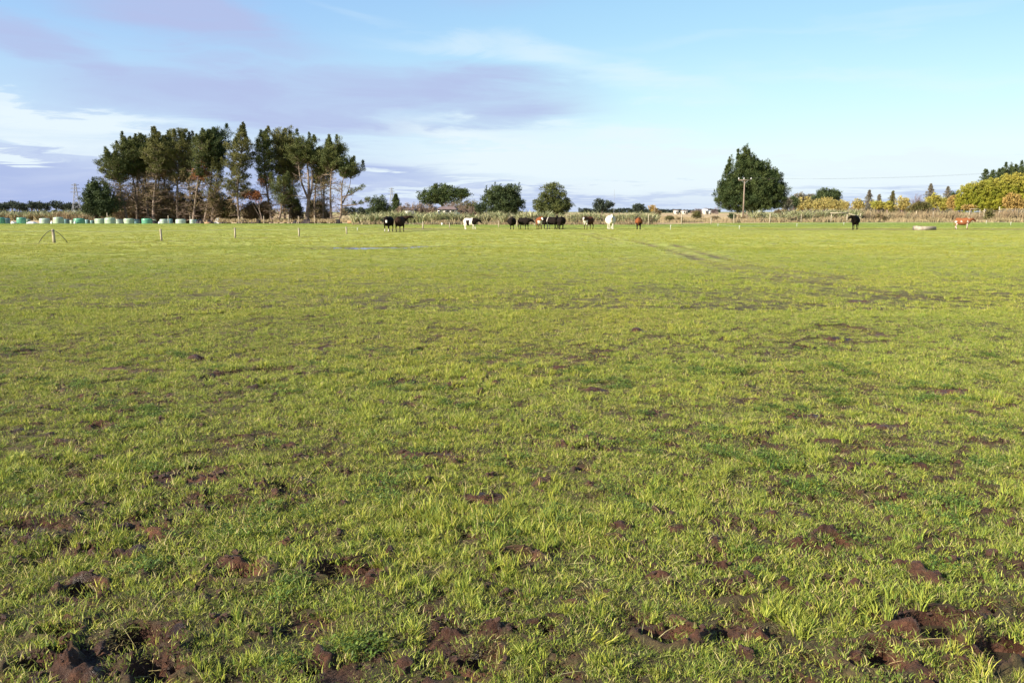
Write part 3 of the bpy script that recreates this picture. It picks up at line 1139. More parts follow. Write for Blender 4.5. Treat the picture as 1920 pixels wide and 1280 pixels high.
    if dead:
        for k in range(dead):
            z = rr(.06, min(.8, zc + .10))
            s0 = at_path(P, z)
            a = rr(0, 2 * PI)
            ln = rr(.9, 2.7) * (Rw / 2.5) ** .5
            e = s0 + np.array([math.cos(a) * ln, math.sin(a) * ln, ln * rr(-.25, .55)])
            gd.tube(np.array([s0, (s0 + e) / 2 + np.array([0, 0, rr(-.1, .15)]), e]), [.05, .035, .015], 3)
            for q in range(9 if twigs else 2):
                v = rr(.3, 1)
                p0 = s0 * (1 - v) + e * v
                d = np.array([math.cos(a) + rr(-.9, .9), math.sin(a) + rr(-.9, .9), rr(-.5, .7)]) * rr(.25, .7)
                gd.tube(np.array([p0, p0 + d * .5, p0 + d + np.array([0, 0, rr(-.1, .15)])]), [.024, .018, .010], 3)
    if dead > 14:
        n_ = int(dead * 1.3)
        zz_ = h * (.10 + (zc - .02) * r.random(n_) ** .8)
        pc = np.array([at_path(P, min(.99, z_ / h)) for z_ in zz_])
        an = r.random(n_) * 2 * PI
        rd = Rw * .75 * r.random(n_) ** .5
        pc = pc + np.stack([np.cos(an) * rd, np.sin(an) * rd, r.normal(size=n_) * .2], 1)
        dying = clump_leaves(pc, .6 + .4 * r.random(n_), 26, .26, .065, .2, .6, .9, r)
    g.merge(gb)
    g.merge(gd)
    g.build('trunk', M_bark, root, False, mat2=M_twig)
    gc = Geo()
    gc.quads(np.concatenate([q.reshape(-1, 4, 3) for q in Q]))
    gc2 = Geo()
    if dying is not None:
        gc2.quads(dying)
    gc.merge(gc2)
    gc.build('crown', mat or M_pine, root, mat2=M_brownneedle)
    return root


def crown_tree(name, label, cat, px, Y, lobes, seed, mat, group=None, leaf=(.26, .09), clumps=400, k=42, crad=.6, up=.35, trunk=(.3, 1.0), inner=.35, tufts=0, spires=(), bumpy=1.0, z0py=None, mat2=None, part2=None, frac2=.0, bark=None, depthf=.8, barelimbs=0, trunk_on=True):
    """dense crown made of leaf clumps over overlapping ellipsoid lobes.
    lobes: (cx px, cy py, rx px, ry px) measured in the photograph, turned into metres at distance Y"""
    r = npr(seed)
    Z0 = float(terrain(np.array([PX(px, Y)]), np.array([float(Y)]))[0][0])
    x0 = PX(px, Y, Z0)
    root = thing(name, label, cat, (x0, Y, Z0), 0, group)
    s = Y / FPX * 1.0
    LB = []
    for (cx, cy, rx, ry) in lobes:
        z = PZ(cy, Y) - Z0
        LB.append((PX(cx, Y, z) - x0, rr(-.1, .1) * rx * s, z, rx * s, rx * s * depthf, ry * s))
    area = np.array([l[3] * l[5] for l in LB])
    cnt = np.maximum(6, (clumps * area / area.sum()).astype(int))
    C = []
    for l, n in zip(LB, cnt):
        U = r.normal(size=(n, 3))
        U /= np.linalg.norm(U, axis=1)[:, None]
        q = np.where(r.random(n) < inner, r.random(n) ** .5 * .8, .84 + .2 * r.random(n))[:, None]
        bump = .96 + .19 * bumpy * np.sin(U[:, :1] * 6 + l[0]) * np.cos(U[:, 2:] * 7 + l[2]) + .09 * r.normal(size=(n, 1))
        C.append(U * q * bump * np.array([l[3], l[4], l[5]]) + np.array([l[0], l[1], l[2]]))
    C = np.concatenate(C)
    C = C[C[:, 2] > .25]
    Cr = crad * (.6 + .7 * r.random(len(C)))
    Q = [clump_leaves(C, Cr, k, leaf[0], leaf[1], up, .8, .8, r)]
    if tufts:
        # upright shoots standing proud of the outline
        top = C[np.argsort(-(C[:, 2] + r.random(len(C)) * 3))[:int(len(C) * .55)]]
        pk = top[r.integers(0, len(top), tufts)]
        for j in range(5):
            v = j / 5
            Q.append(clump_leaves(pk + np.array([0, 0, .25 + v * crad * 1.5]) + r.normal(size=pk.shape) * .05, .26 * (1 - v) + .07, 9, leaf[0] * .8, leaf[1], 1.2, 1.2, .8, r))
    gt = Geo()
    for (sx, spy, sw) in spires:
        zt = PZ(spy, Y) - Z0
        xs = PX(sx, Y, zt) - x0
        hs = sw * s
        n = 26
        v = r.random(n)
        cc = np.stack([xs + r.normal(size=n) * .28 * hs * (1 - v), r.normal(size=n) * .28 * hs * (1 - v), zt - hs * 2.2 * (1 - v)], 1)
        Q.append(clump_leaves(cc, .14 * hs + .38 * hs * (1 - v) * .6, 26, leaf[0], leaf[1], .7, .8, .9, r))
        gt.tube(np.array([(xs, 0, max(0, zt - hs * 3)), (xs, 0, zt)]), [.08, .02], 4)
    if frac2:
        n2 = int(len(Q[0]) * frac2)
        # secondary colour gathered in patches
        ctr = Q[0].mean(1)
        fld = np.sin(ctr[:, 0] * .9 + 1.3) + np.cos(ctr[:, 2] * 1.3 + .5) + .6 * r.normal(size=len(ctr))
        if frac2 > 5:     # top-weighted
            fld = -(ctr[:, 2] + r.normal(size=len(ctr)) * 1.3)
            n2 = int(len(Q[0]) * (frac2 - 10))
        o_ = np.argsort(fld)
        join_quads(part2 or 'turning_leaves', [Q[0][o_[:n2]]], mat2, root)
        Q[0] = Q[0][o_[n2:]]
    join_quads('crown', Q, mat, root)
    if trunk_on:
        main = max(LB, key=lambda l: l[3] * l[5])
        hh = max(1.0, min(max(l[2] + l[5] * .6 for l in LB), 30))
        P = trunk_path(0, main[0], hh, .08 * main[3], 8, r)
        gt.tube(P, trunk[0] * (1.2 - 1.05 * np.linspace(0, 1, 8)), 7)
        for kk in range(7 + barelimbs):
            l = LB[kk % len(LB)]
            a = rr(0, 2 * PI)
            s0 = at_path(P, rr(.15, .6))
            e = np.array([l[0] + math.cos(a) * l[3] * .75, l[1] + math.sin(a) * l[4] * .75, l[2] + rr(-.2, .6) * l[5]])
            gt.tube(np.array([s0, (s0 * .55 + e * .45) + np.array([0, 0, .1 * hh * rr(-.5, 1)]), e]), [trunk[0] * .42, trunk[0] * .25, .02], 5)
    if gt.V:
        gt.build('trunk', bark or M_barkd, root, True)
    return root


def twig_tree(name, label, cat, px, Y, py, wpx, seed, mat, group=None, n=60, thick=.03, trunk_h=.1, leafmat=None, leafn=0, upw=.8):
    """bare, finely branched shrub or tree"""
    r = npr(seed)
    Z0 = float(terrain(np.array([PX(px, Y)]), np.array([float(Y)]))[0][0])
    x0 = PX(px, Y, Z0)
    h = PZ(py, Y) - Z0
    Rw = wpx / FPX * Y
    root = thing(name, label, cat, (x0, Y, Z0), 0, group)
    g = Geo()
    g2 = Geo()
    tips = []
    th = h * trunk_h
    if trunk_h > .15:
        g.tube(np.array([(0, 0, -.05), (rr(-.1, .1), 0, th)]), [thick * 4, thick * 3], 6)
    for k in range(n):
        a = rr(0, 2 * PI)
        q = rr(0, 1) ** .6
        tip = np.array([math.cos(a) * Rw * q, math.sin(a) * Rw * q * .8, h * (1 - .45 * q * q) * rr(.7, 1.0)])
        s0 = np.array([rr(-.15, .15), rr(-.15, .15), th * rr(.3, 1)]) if trunk_h > .15 else np.array([math.cos(a) * .12 * q, math.sin(a) * .12 * q, 0])
        mid = s0 * .5 + tip * .5 + np.array([math.cos(a), math.sin(a), 0]) * Rw * rr(-.05, .12)
        g.tube(np.array([s0, mid, tip]), [thick, thick * .6, thick * .22], 4)
        for j in range(7):
            v = rr(.35, 1)
            p0 = (mid * (1 - (v - .5) * 2) + tip * (v - .5) * 2) if v > .5 else (s0 * (1 - v * 2) + mid * v * 2)
            d = np.array([rr(-1, 1), rr(-1, 1), rr(-.1, upw + .3)]) * h * rr(.05, .15)
            e = p0 + d
            g2.tube(np.array([p0, p0 + d * .5 + np.array([0, 0, .02]), e]), [thick * .35, thick * .28, thick * .15], 3)
            tips.append(e)
            for w in range(2):
                d2 = np.array([rr(-1, 1), rr(-1, 1), rr(-.2, upw)]) * h * rr(.03, .08)
                g2.tube(np.array([p0 + d * .6, p0 + d * .6 + d2 * .5, p0 + d * .6 + d2]), [thick * .25, thick * .2, thick * .12], 3)
    g.merge(g2)
    g.build('branches', mat, root)
    if leafmat and leafn:
        tips = np.array(tips)
        pk = tips[r.integers(0, len(tips), leafn)]
        join_quads('foliage', [clump_leaves(pk, .3, 16, .16, .08, .1, .8, .9, r)], leafmat, root)
    return root


def conifer(label, px, Y, py, wpx, seed, mat, group=None, low=.12, sparse=1.0, name='conifer'):
    """narrow conifer with tiers of drooping boughs"""
    r = npr(seed)
    x0 = PX(px, Y)
    h = PZ(py, Y)
    Rw = wpx / FPX * Y * 1.15
    root = thing(name, label, 'conifer', (x0, Y, 0), 0, group)
    g = Geo()
    P = np.array([(0, 0, -.05), (0, 0, h * .5), (0, 0, h)])
    g.tube(P, [.02 * h, .012 * h, .01], 6)
    C, Cr = [], []
    nb = int(54 * sparse)
    for k in range(nb):
        u = (k + rr(0, .8)) / nb
        z = h * (low + (1 - low) * u)
        ln = Rw * (1 - u) ** .95 * rr(.6, 1.25) + .05
        a = k * 2.4
        e = np.array([math.cos(a) * ln, math.sin(a) * ln, z + ln * rr(.0, .3)])
        g.tube(np.array([(0, 0, z), e * .5 + np.array([0, 0, z * .5]), e]), [.04, .03, .01], 3)
        m = max(2, int(ln / .5))
        for q in range(m):
            v = (q + .6) / m
            C.append(np.array([e[0] * v, e[1] * v, z + (e[2] - z) * v]) + np.array([rr(-.12, .12), rr(-.12, .12), rr(-.1, .1)]))
            Cr.append(.10 + .62 * (1 - u) ** .8 * min(1, Rw / 1.6))
    g.build('trunk', M_barkd, root)
    join_quads('crown', [clump_leaves(np.array(C), np.array(Cr), 30, .26, .10, .25, .6, .9, r)], mat, root)
    return root


# ------------------------------------------------------------------ the stand of tall pines on the left
GP = 'tall pines standing in the stand behind the silage bales'
crown_tree('conifer', 'low dark bushy conifer at the far left end of the pine stand', 'conifer', 182, 134,
           [(184, 378, 26, 30), (176, 385, 22, 16), (172, 362, 12, 16), (196, 388, 30, 14), (178, 352, 7, 10)], 21, M_dark, clumps=420, k=44, crad=.55, tufts=40)
# label, base px, tip (px,py), crown bottom py, half width px, Y, options
pines = [
    ('leaning pine at the left edge of the stand, low branch reaching out to the left', 240, (216, 290), 345, 27, 136, dict(lop=-.3, nbr=40, rust=0, dead=26, limbs=((-3.6, .42, 2.2, 1), (-3.4, .55, 1.6, 1)), seed=31)),
    ('rounded green pine second from the left of the stand, tips stepping up to the right', 257, (240, 262), 335, 36, 139, dict(nbr=54, dead=26, fork=1, seed=32)),
    ('pine with twin pale trunks below a broad crown, left half of the stand', 280, (262, 250), 328, 30, 140, dict(nbr=48, fork=1, dead=24, seed=33)),
    ('pine with a knobbly thin leader above the left half of the stand', 288, (290, 247), 330, 20, 136, dict(nbr=36, dead=22, seed=34, mat='o')),
    ('shorter pine with rusty dead needles in the dip of the left clump', 308, (317, 256), 330, 24, 142, dict(nbr=36, rust=.28, dead=24, seed=35)),
    ('pine with the tallest pointed leader of the left clump', 335, (344, 239), 345, 26, 139, dict(nbr=42, brown=.18, dead=22, seed=36, mat='o')),
    ('pine with an orange dead spray on the left of its dark crown', 362, (383, 243), 335, 20, 137, dict(nbr=44, rust=.14, dead=18, fork=1, seed=37)),
    ('dense dark pine closing the right side of the left clump beside the gap', 382, (402, 241), 318, 27, 139, dict(nbr=64, dead=16, seed=38, lop=.2, mat='d', puff=.72)),
    ('slim pine with a sparse pinkish-brown lower crown just left of the gap', 396, (412, 300), 385, 16, 137, dict(nbr=26, brown=.45, dead=18, seed=39, mat='o', dens=50)),
    ('tall pointed open-crowned pine just right of the gap', 451, (457, 237), 375, 25, 136, dict(nbr=58, dead=10, seed=40, mat='o', puff=.50, dens=62, profile=lambda u: .62 + .38 * math.sin(u * 2.4) if u < .55 else 1.02 - (u - .55) * 1.9)),
    ('pine with a spiky leader on the left of the right clump, leaning pale trunk', 511, (497, 247), 350, 20, 138, dict(nbr=44, rust=.12, dead=16, seed=41, limbs=((-3.6, .35, .9, 1),))),
    ('broad olive flat-topped pine, tallest of the right clump', 536, (527, 244), 335, 30, 140, dict(nbr=60, dead=14, fork=1, seed=42, mat='o', profile=lambda u: .95 if u < .75 else .75)),
    ('small pine with a hanging green skirt under the broad olive crown', 520, (540, 330), 385, 20, 134, dict(nbr=26, dead=10, seed=43)),
    ('thick-trunked forked pine with a rounded dark crown in the right clump', 574, (574, 264), 310, 28, 137, dict(nbr=52, dead=10, fork=2, seed=44, rad=.42, profile=lambda u: 1.0 if u < .6 else .8)),
    ('slender pine seen between two rounded crowns of the right clump', 592, (597, 280), 345, 14, 140, dict(nbr=28, dead=14, seed=45, mat='o')),
    ('bare pole-like pine with a thin tuft, third from the right of the stand', 605, (608, 300), 330, 9, 138, dict(nbr=14, dead=12, seed=46, rad=.18)),
    ('pine with a rounded crown, second from the right of the stand', 622, (629, 271), 325, 24, 137, dict(nbr=48, dead=12, seed=47, profile=lambda u: 1.0 if u < .6 else .78)),
    ('wind-swept pine at the right end of the stand, long limb reaching right', 635, (652, 305), 335, 20, 135, dict(nbr=26, dead=12, fork=1, seed=48, lop=.45, limbs=((4.6, .34, .9, 1), (3.2, .5, 1.5, 1)))),
]
pines += [
    ('pine at the back of the left clump filling the space behind the twin-trunked pine', 270, (270, 268), 335, 24, 150, dict(nbr=40, dead=22, seed=61)),
    ('pine at the back of the left clump showing between the knobbly and rusty pines', 303, (303, 262), 340, 22, 151, dict(nbr=40, dead=22, seed=62, mat='o')),
    ('pine at the back of the left clump behind the tallest pointed leader', 352, (358, 262), 345, 22, 150, dict(nbr=40, dead=22, seed=63)),
    ('pine at the back of the right clump behind the broad olive crown', 552, (553, 268), 345, 22, 150, dict(nbr=38, dead=16, seed=64)),
    ('pine at the back of the right clump between the rounded crowns', 610, (613, 285), 350, 17, 149, dict(nbr=30, dead=16, seed=65, mat='o')),
]
for lab, b_, tp, cpy, w_, Y_, kw in pines:
    mt = {'o': M_pine2, 'd': M_dark}.get(kw.pop('mat', None), M_pine)
    kw.setdefault('rad', .26)
    pine(lab, b_, tp, cpy, w_, Y_, group=GP, mat=mt, **kw)

# undergrowth of the stand
shr = [(230, 352, 16), (262, 340, 18), (296, 350, 18), (318, 342, 18), (345, 358, 16), (372, 352, 16), (250, 372, 20), (404, 362, 16), (275, 368, 16), (332, 375, 18), (360, 378, 16),
       (430, 372, 14), (470, 378, 18), (500, 372, 16), (556, 378, 14), (590, 388, 12), (610, 392, 12)]
shr += [(285, 330, 16), (305, 372, 18), (352, 392, 20), (265, 392, 22), (318, 392, 22), (390, 378, 16), (236, 376, 16)]
for i, (px, py, w) in enumerate(shr):
    twig_tree('bare_shrub', 'brown leafless thicket among the pine trunks of the stand', 'shrub', px, 141 + (i % 3) * 2, py, w, 200 + i, M_twig, 'leafless thickets between the pine trunks', n=64, thick=.07, leafmat=M_brownneedle, leafn=650)
low = [(422, 382, 15, 14, 'dark low bush in the gap between the two pine clumps', M_dark), (475, 396, 14, 12, 'dark low bush right of the tall open pine', M_dark),
       (428, 398, 20, 11, 'olive scrub bush at the foot of the gap', M_olive), (545, 380, 15, 14, 'green bushy sapling under the middle of the right clump', M_pine),
       (592, 388, 14, 14, 'olive sapling between the thick-trunked pine and the pole-like pine', M_olive), (210, 392, 22, 12, 'dark green bush beneath the leaning pine at the left end', M_pine),
       (237, 396, 24, 12, 'olive-green low bush behind the pale bales near the leaning pine', M_pine2), (385, 392, 16, 12, 'olive scrub bush under the dense dark pine', M_olive)]
for i, (px, cy, rx, ry, lab, mt) in enumerate(low):
    crown_tree('bush', lab, 'bush', px, 143, [(px, cy, rx, ry), (px + rx * .4, cy + ry * .4, rx * .7, ry * .7)], 300 + i, mt, clumps=110, k=34, crad=.5, trunk=(.1, 1))
# orange dead bough in the gap of the right clump
crown_tree('dead_pine', 'broken pine top with bright orange dead needles right of the tall open pine', 'dead tree', 492, 136,
           [(470, 365, 16, 6), (480, 372, 10, 5), (458, 366, 6, 4)], 330, M_rust, clumps=46, k=34, crad=.45, trunk=(.12, 1), bark=M_bark)

# ------------------------------------------------------------------ distant rows of trees
fp = [(2, 383, 9), (11, 380, 8), (23, 378, 9), (36, 381, 9), (46, 383, 8), (60, 379, 8), (73, 380, 8), (86, 382, 9), (105, 378, 12), (120, 383, 9), (132, 382, 9), (143, 382, 8), (156, 385, 8), (-9, 381, 9)]
lab_fp = 'small flat-topped pine in the distant dark row on the left horizon'
for i, (px, py, w) in enumerate(fp):
    Yd = 620 + (i * 37) % 90
    r_ = crown_tree('distant_pine', lab_fp, 'pine tree', px, Yd, [(px, py + 4, w, 4), (px - w * .3, py + 7, w * .8, 3.4), (px + w * .4, py + 10, w * .6, 3)], 400 + i, M_far,
                    'flat-topped pines in a far row on the left horizon', leaf=(.9, .45), clumps=46, k=26, crad=1.7, trunk=(.5, 1))


def hedge_far(name, label, x0, x1, py, Y, seed, mat, group=None, h0=0.0, cat='hedge', leaf=(.8, .4), crad=1.3, k=24):
    r = npr(seed)
    xa, xb = PX(x0, Y), PX(x1, Y)
    zt = PZ(py, Y)
    n = int(abs(xb - xa) / crad * 2.6)
    rows = max(1, int((zt - h0) / crad))
    X = xa + (xb - xa) * r.random(n * rows)
    Z = h0 + (zt - h0) * (.15 + .75 * r.random(n * rows)) * (1 + .16 * np.sin(X * .13 + seed))
    C = np.stack([X - (xa + xb) / 2, r.normal(size=len(X)) * crad * .5, Z], 1)
    root = thing(name, label, cat, ((xa + xb) / 2, Y, 0), 0, group)
    join_quads('foliage', [clump_leaves(C, crad * (.6 + .6 * r.random(len(C))), k, leaf[0], leaf[1], .3, .7, .9, r)], mat, root)
    return root


hedge_far('far_hedge', 'low dark shelter belt on the horizon behind the flax, left of the orange tree', 1085, 1240, 391.5, 900, 501, M_far)
hedge_far('far_hedge', 'thin dark shelter belt along the horizon left of the big conifer', 1240, 1350, 392.8, 1100, 502, M_far)
hedge_far('far_hedge', 'dark distant tree line showing beside the right end of the pine stand', 640, 702, 391, 420, 503, M_far)
hedge_far('far_hedge', 'dark bluish tree line on the horizon behind the dead brown shrubs', 690, 900, 391, 560, 504, M_far)
hedge_far('far_hedge', 'dark thin tree line behind the golden willows on the right horizon', 1590, 1730, 391.5, 800, 505, M_far)
hedge_far('red_hedge', 'reddish-brown leafless hedge in front of the far white houses', 1296, 1345, 391, 520, 506, M_twigp, leaf=(.5, .2))
hedge_far('brown_hedge', 'brown leafless hedge under the golden willow row', 1470, 1600, 388, 250, 508, M_twigp, leaf=(.4, .15), crad=.9, k=30)
hedge_far('brown_hedge', 'brown hedge under the second golden group and bare tree', 1600, 1800, 389, 252, 509, M_twigp, leaf=(.4, .15), crad=.9, k=30)
hedge_far('far_hedge', 'dark tree line behind the left flax hedge below the distant pines', -30, 190, 396.5, 480, 507, M_far)

# ------------------------------------------------------------------ middle trees
crown_tree('conifer', 'small round dark conifer left of the lattice tower', 'conifer', 709, 185, [(708, 386, 18, 12), (711, 376, 12, 8), (716, 388, 14, 10), (706, 394, 18, 7)], 41, M_dark, clumps=190, k=34, crad=.6)
conifer('small grey-green conifer at the foot of the lattice tower', 743, 180, 365, 13, 42, M_cyp, low=.05, sparse=1.7)
crown_tree('macrocarpa', 'wide flat-topped dark cypress above the farmhouse', 'cypress tree', 832, 260,
           [(815, 368, 26, 13), (832, 358, 22, 10), (852, 364, 26, 9), (800, 372, 16, 12), (862, 358, 14, 5), (838, 374, 30, 10), (826, 350, 10, 5), (870, 366, 10, 5)], 43, M_cyp, clumps=430, k=36, crad=.9, leaf=(.4, .16), trunk=(.5, 1), inner=.25)
crown_tree('olive_tree', 'olive-brown rounded tree right of the farmhouse', 'tree', 876, 205, [(870, 388, 18, 12), (884, 386, 12, 10), (862, 392, 14, 8)], 44, M_olive, clumps=150, k=30, crad=.7)
crown_tree('bush', 'dark green bush tucked between the farmhouse tree and the round conifer', 'bush', 900, 190, [(899, 388, 9, 10), (906, 392, 8, 8)], 45, M_dark, clumps=70, k=34, crad=.6)
tw = [(765, 380, 20), (785, 377, 20), (806, 380, 20), (845, 377, 22), (868, 384, 18), (885, 386, 14), (752, 386, 14), (733, 388, 12)]
for i, (px, py, w) in enumerate(tw):
    twig_tree('bare_shrub', 'brown leafless shrub in the thicket around the farmhouse', 'shrub', px, 178 + (i % 3) * 9, py, w, 240 + i, M_twig, 'leafless shrubs around the farmhouse', n=60, thick=.08, leafmat=M_twig, leafn=140)
crown_tree('conifer', 'broad round dark conifer behind the wooden power pole', 'conifer', 944, 195,
           [(944, 378, 38, 18), (938, 362, 28, 14), (955, 362, 22, 13), (925, 368, 20, 14), (966, 380, 18, 14), (944, 390, 36, 10), (934, 397, 22, 8), (958, 397, 20, 8)], 46, M_dark, clumps=560, k=44, crad=.75, leaf=(.32, .12), tufts=60, trunk=(.4, 1))
crown_tree('conifer', 'two-tiered dark pine with a rounded top, right of the wooden power pole', 'conifer', 1037, 190,
           [(1037, 354, 18, 10), (1038, 366, 24, 9), (1020, 380, 18, 12), (1045, 384, 26, 11), (1060, 382, 15, 8), (1008, 386, 9, 10), (1035, 390, 28, 8), (1028, 397, 20, 8), (1050, 396, 16, 7)], 47, M_pine, clumps=470, k=40, crad=.7, leaf=(.3, .11), trunk=(.4, 1), inner=.2)
crown_tree('distant_tree', 'hazy bluish tree with two rounded heads standing alone past the flax', 'tree', 1130, 520,
           [(1122, 381, 9, 6), (1134, 383, 10, 6), (1143, 385, 6, 5), (1128, 389, 15, 5)], 48, M_far, clumps=110, k=28, crad=1.5, leaf=(.8, .4), trunk=(.5, 1))
crown_tree('distant_tree', 'small dark dome-shaped tree on the horizon left of the orange tree', 'tree', 1199, 480, [(1199, 391, 11, 6), (1195, 389, 7, 4.5)], 49, M_far, clumps=70, k=28, crad=1.4, leaf=(.7, .35))
crown_tree('orange_tree', 'tiny orange-brown leafy tree on the horizon beside a pale pole', 'tree', 1224, 400, [(1224, 391, 7, 4.5)], 50, M_org, clumps=30, k=26, crad=.8, leaf=(.5, .25))
# the big conifer on the right
crown_tree('conifer', 'huge dense dark green conifer with a ragged pointed top behind the cross-armed pole', 'conifer', 1405, 168,
           [(1398, 360, 50, 34), (1396, 325, 31, 32), (1399, 303, 16, 23), (1432, 352, 38, 36), (1436, 366, 38, 26), (1380, 372, 34, 24), (1450, 372, 24, 18), (1422, 327, 23, 26), (1447, 346, 22, 22), (1438, 334, 21, 15), (1358, 366, 17, 22), (1405, 384, 52, 14), (1369, 345, 17, 24)],
           51, M_cyp, clumps=2100, k=62, bumpy=.45, crad=.62, leaf=(.26, .075), tufts=420, trunk=(.6, 1), inner=.25,
           spires=[(1396, 275, 12), (1404, 279, 9), (1384, 281, 8), (1368, 296, 7), (1414, 293, 7), (1421, 298, 6), (1440, 311, 6), (1363, 312, 6)])
# right side trees
crown_tree('conifer', 'dark round pine rising behind the golden willows', 'pine tree', 1553, 300,
           [(1553, 368, 22, 10), (1545, 362, 12, 7), (1562, 364, 12, 8), (1540, 372, 14, 7), (1570, 370, 8, 8)], 52, M_dark, clumps=200, k=32, crad=1.1, leaf=(.5, .2), trunk=(.5, 1))
crown_tree('conifer', 'dark bushy tree at the right foot of the huge conifer', 'tree', 1490, 190, [(1489, 382, 10, 10), (1486, 376, 7, 7)], 53, M_dark, clumps=80, k=34, crad=.7)
crown_tree('bush', 'grey-green bush between the huge conifer and the dark bushy tree', 'bush', 1473, 180, [(1474, 384, 9, 8), (1478, 380, 6, 7)], 54, M_grey, clumps=60, k=34, crad=.6)
crown_tree('distant_tree', 'row-end rounded grey-green tree left of the dark round pine', 'tree', 1497, 330, [(1497, 372, 12, 8), (1511, 374, 9, 6)], 55, M_grey, clumps=80, k=26, crad=1.0, leaf=(.5, .2))
crown_tree('distant_tree', 'pale grey-green tree behind the first golden willows', 'tree', 1520, 340, [(1520, 372, 9, 6), (1528, 375, 7, 5)], 56, M_grey, clumps=60, k=26, crad=1.0, leaf=(.5, .2))
gw = [(1502, 383, 9, 9), (1516, 382, 10, 10), (1532, 384, 9, 8), (1546, 381, 11, 10), (1560, 382, 9, 9), (1573, 383, 10, 9), (1585, 385, 8, 8)]
gwl = ['first golden willow right of the huge conifer, low and rounded', 'second golden willow of the long row, slightly taller', 'third golden willow, low in front of the dark round pine',
       'fourth and highest golden willow, before the dark round pine', 'fifth golden willow of the long row', 'sixth golden willow, next to last of the long row', 'last golden willow of the long row, beside open sky']
for i, ((px, cy, rx, ry), lb) in enumerate(zip(gw, gwl)):
    crown_tree('willow', lb, 'willow', px, 230 + (i % 2) * 6, [(px, cy, rx, ry), (px - 3, cy + 4, rx * .9, ry * .8)], 560 + i, M_yel, 'golden willows in the long row', clumps=110, k=26, crad=.5, leaf=(.28, .13), trunk=(.15, 1), bark=M_twigp, inner=.5)
yl = [(1609, 383, 9, 8, 'lone golden willow at the left of the second group, beside open sky', M_yel), (1645, 383, 12, 6, 'golden-green low tree between the two grey conifers', M_ytop),
      (1664, 384, 9, 5, 'low golden tree below the small grey-green conifer', M_ytop), (1692, 380, 13, 10, 'pale orange leafy tree left of the purplish bare tree', M_yel),
      (1752, 376, 12, 12, 'golden tree with greenish base right of the purplish bare tree', M_ytop), (1768, 382, 9, 10, 'low yellow tree beside the tall willow hedge', M_ytop),
      (1786, 379, 9, 11, 'orange leafy tree touching the left end of the tall willow hedge', M_org)]
for i, (px, cy, rx, ry, lb, mt) in enumerate(yl):
    crown_tree('autumn_tree', lb, 'tree', px, 205 + (i % 3) * 5, [(px, cy, rx, ry), (px + 2, cy + 3, rx * .8, ry * .8)], 580 + i, mt, None, clumps=80, k=28, crad=.6, leaf=(.3, .15), trunk=(.15, 1), bark=M_twigp)
conifer('grey larch-like conifer, left of two in the second golden group', 1627, 240, 357, 17, 61, M_grey, low=.1)
conifer('short brownish conifer between the larch and the golden trees', 1646, 245, 365, 13, 62, M_grey, low=.1, sparse=.8)
conifer('grey-green pointed conifer right of the low golden trees', 1671, 240, 359, 13, 63, M_olive, low=.1, sparse=1.2)
twig_tree('bare_tree', 'purplish leafless tree with a rounded head before the grey conifer', 'bare tree', 1717, 220, 360, 13, 64, M_twigp, n=60, thick=.05, trunk_h=.3)
conifer('tall grey-green conifer behind the purplish bare tree', 1741, 230, 345, 18, 65, M_grey, low=.1, sparse=1.3)
conifer('grey wispy conifer left of the tall willow hedge', 1773, 250, 350, 18, 66, M_grey, low=.1, sparse=1.1)
crown_tree('conifer', 'small dark rounded conifer peeping out left of the tall willow hedge', 'conifer', 1788, 260, [(1785, 364, 9, 6), (1792, 368, 7, 8)], 67, M_dark, clumps=60, k=30, crad=.8)
crown_tree('hedge_bush', 'clipped dark olive hedge behind the brown grass under the bare tree', 'hedge', 1718, 160, [(1712, 392, 10, 7), (1725, 389, 12, 8), (1736, 387, 8, 7)], 68, M_olive, clumps=160, k=36, crad=.5, trunk=(.08, 1))
# tall yellow-green willow shelter belt
crown_tree('willow_hedge', 'tall clipped yellow-green willow hedge at the right edge', 'hedge', 1870, 175,
           [(1816, 366, 20, 21), (1835, 362, 26, 22), (1860, 359, 28, 23), (1885, 356, 28, 26), (1912, 354, 30, 28), (1945, 353, 34, 29), (1985, 352, 34, 30), (1806, 376, 12, 14), (1900, 380, 60, 18), (1850, 384, 52, 14), (1935, 384, 60, 15), (1806, 386, 14, 11)],
           69, M_ygr, clumps=3800, k=38, bumpy=.25, crad=.36, leaf=(.20, .09), up=.8, mat2=M_ytop, part2='golden_top_leaves', frac2=10.24, inner=.2, trunk=(.2, 1), depthf=.5)
crown_tree('autumn_tree', 'bright orange rounded tree in front of the tall willow hedge at the right edge', 'tree', 1899, 150, [(1900, 376, 14, 11), (1892, 382, 10, 8), (1908, 384, 10, 7)], 70, M_org, clumps=150, k=34, crad=.5, leaf=(.26, .13), trunk=(.12, 1), bark=M_twigp)
crown_tree('autumn_tree', 'small orange shrub at the foot of the tall willow hedge', 'shrub', 1817, 150, [(1817, 389, 11, 4)], 71, M_org, clumps=50, k=30, crad=.4, leaf=(.2, .1), trunk=(.06, 1))
cs = [(1841, 318, 13, 'left of three small dark spires above the willow hedge'), (1854, 320, 11, 'middle of three small dark spires above the willow hedge'), (1866, 317, 12, 'right of three small dark spires above the willow hedge')]
for i, (px, py, w, lb) in enumerate(cs):
    conifer('dark conifer, ' + lb, px, 200 + (i % 2) * 4, py, w * 2.6, 720 + i, M_dark, 'dark conifers behind the tall willow hedge', low=.2, sparse=1.5)
crown_tree('conifer', 'dark conifers top with a tall spire, rising above the hedge left of the edge spire', 'conifer', 1890, 205, [(1889, 342, 16, 26), (1880, 332, 12, 14), (1897, 332, 10, 16)], 731, M_dark, 'dark conifers behind the tall willow hedge',
           clumps=200, k=40, crad=.7, spires=[(1887, 305, 9), (1896, 311, 7), (1880, 314, 6)], tufts=30)
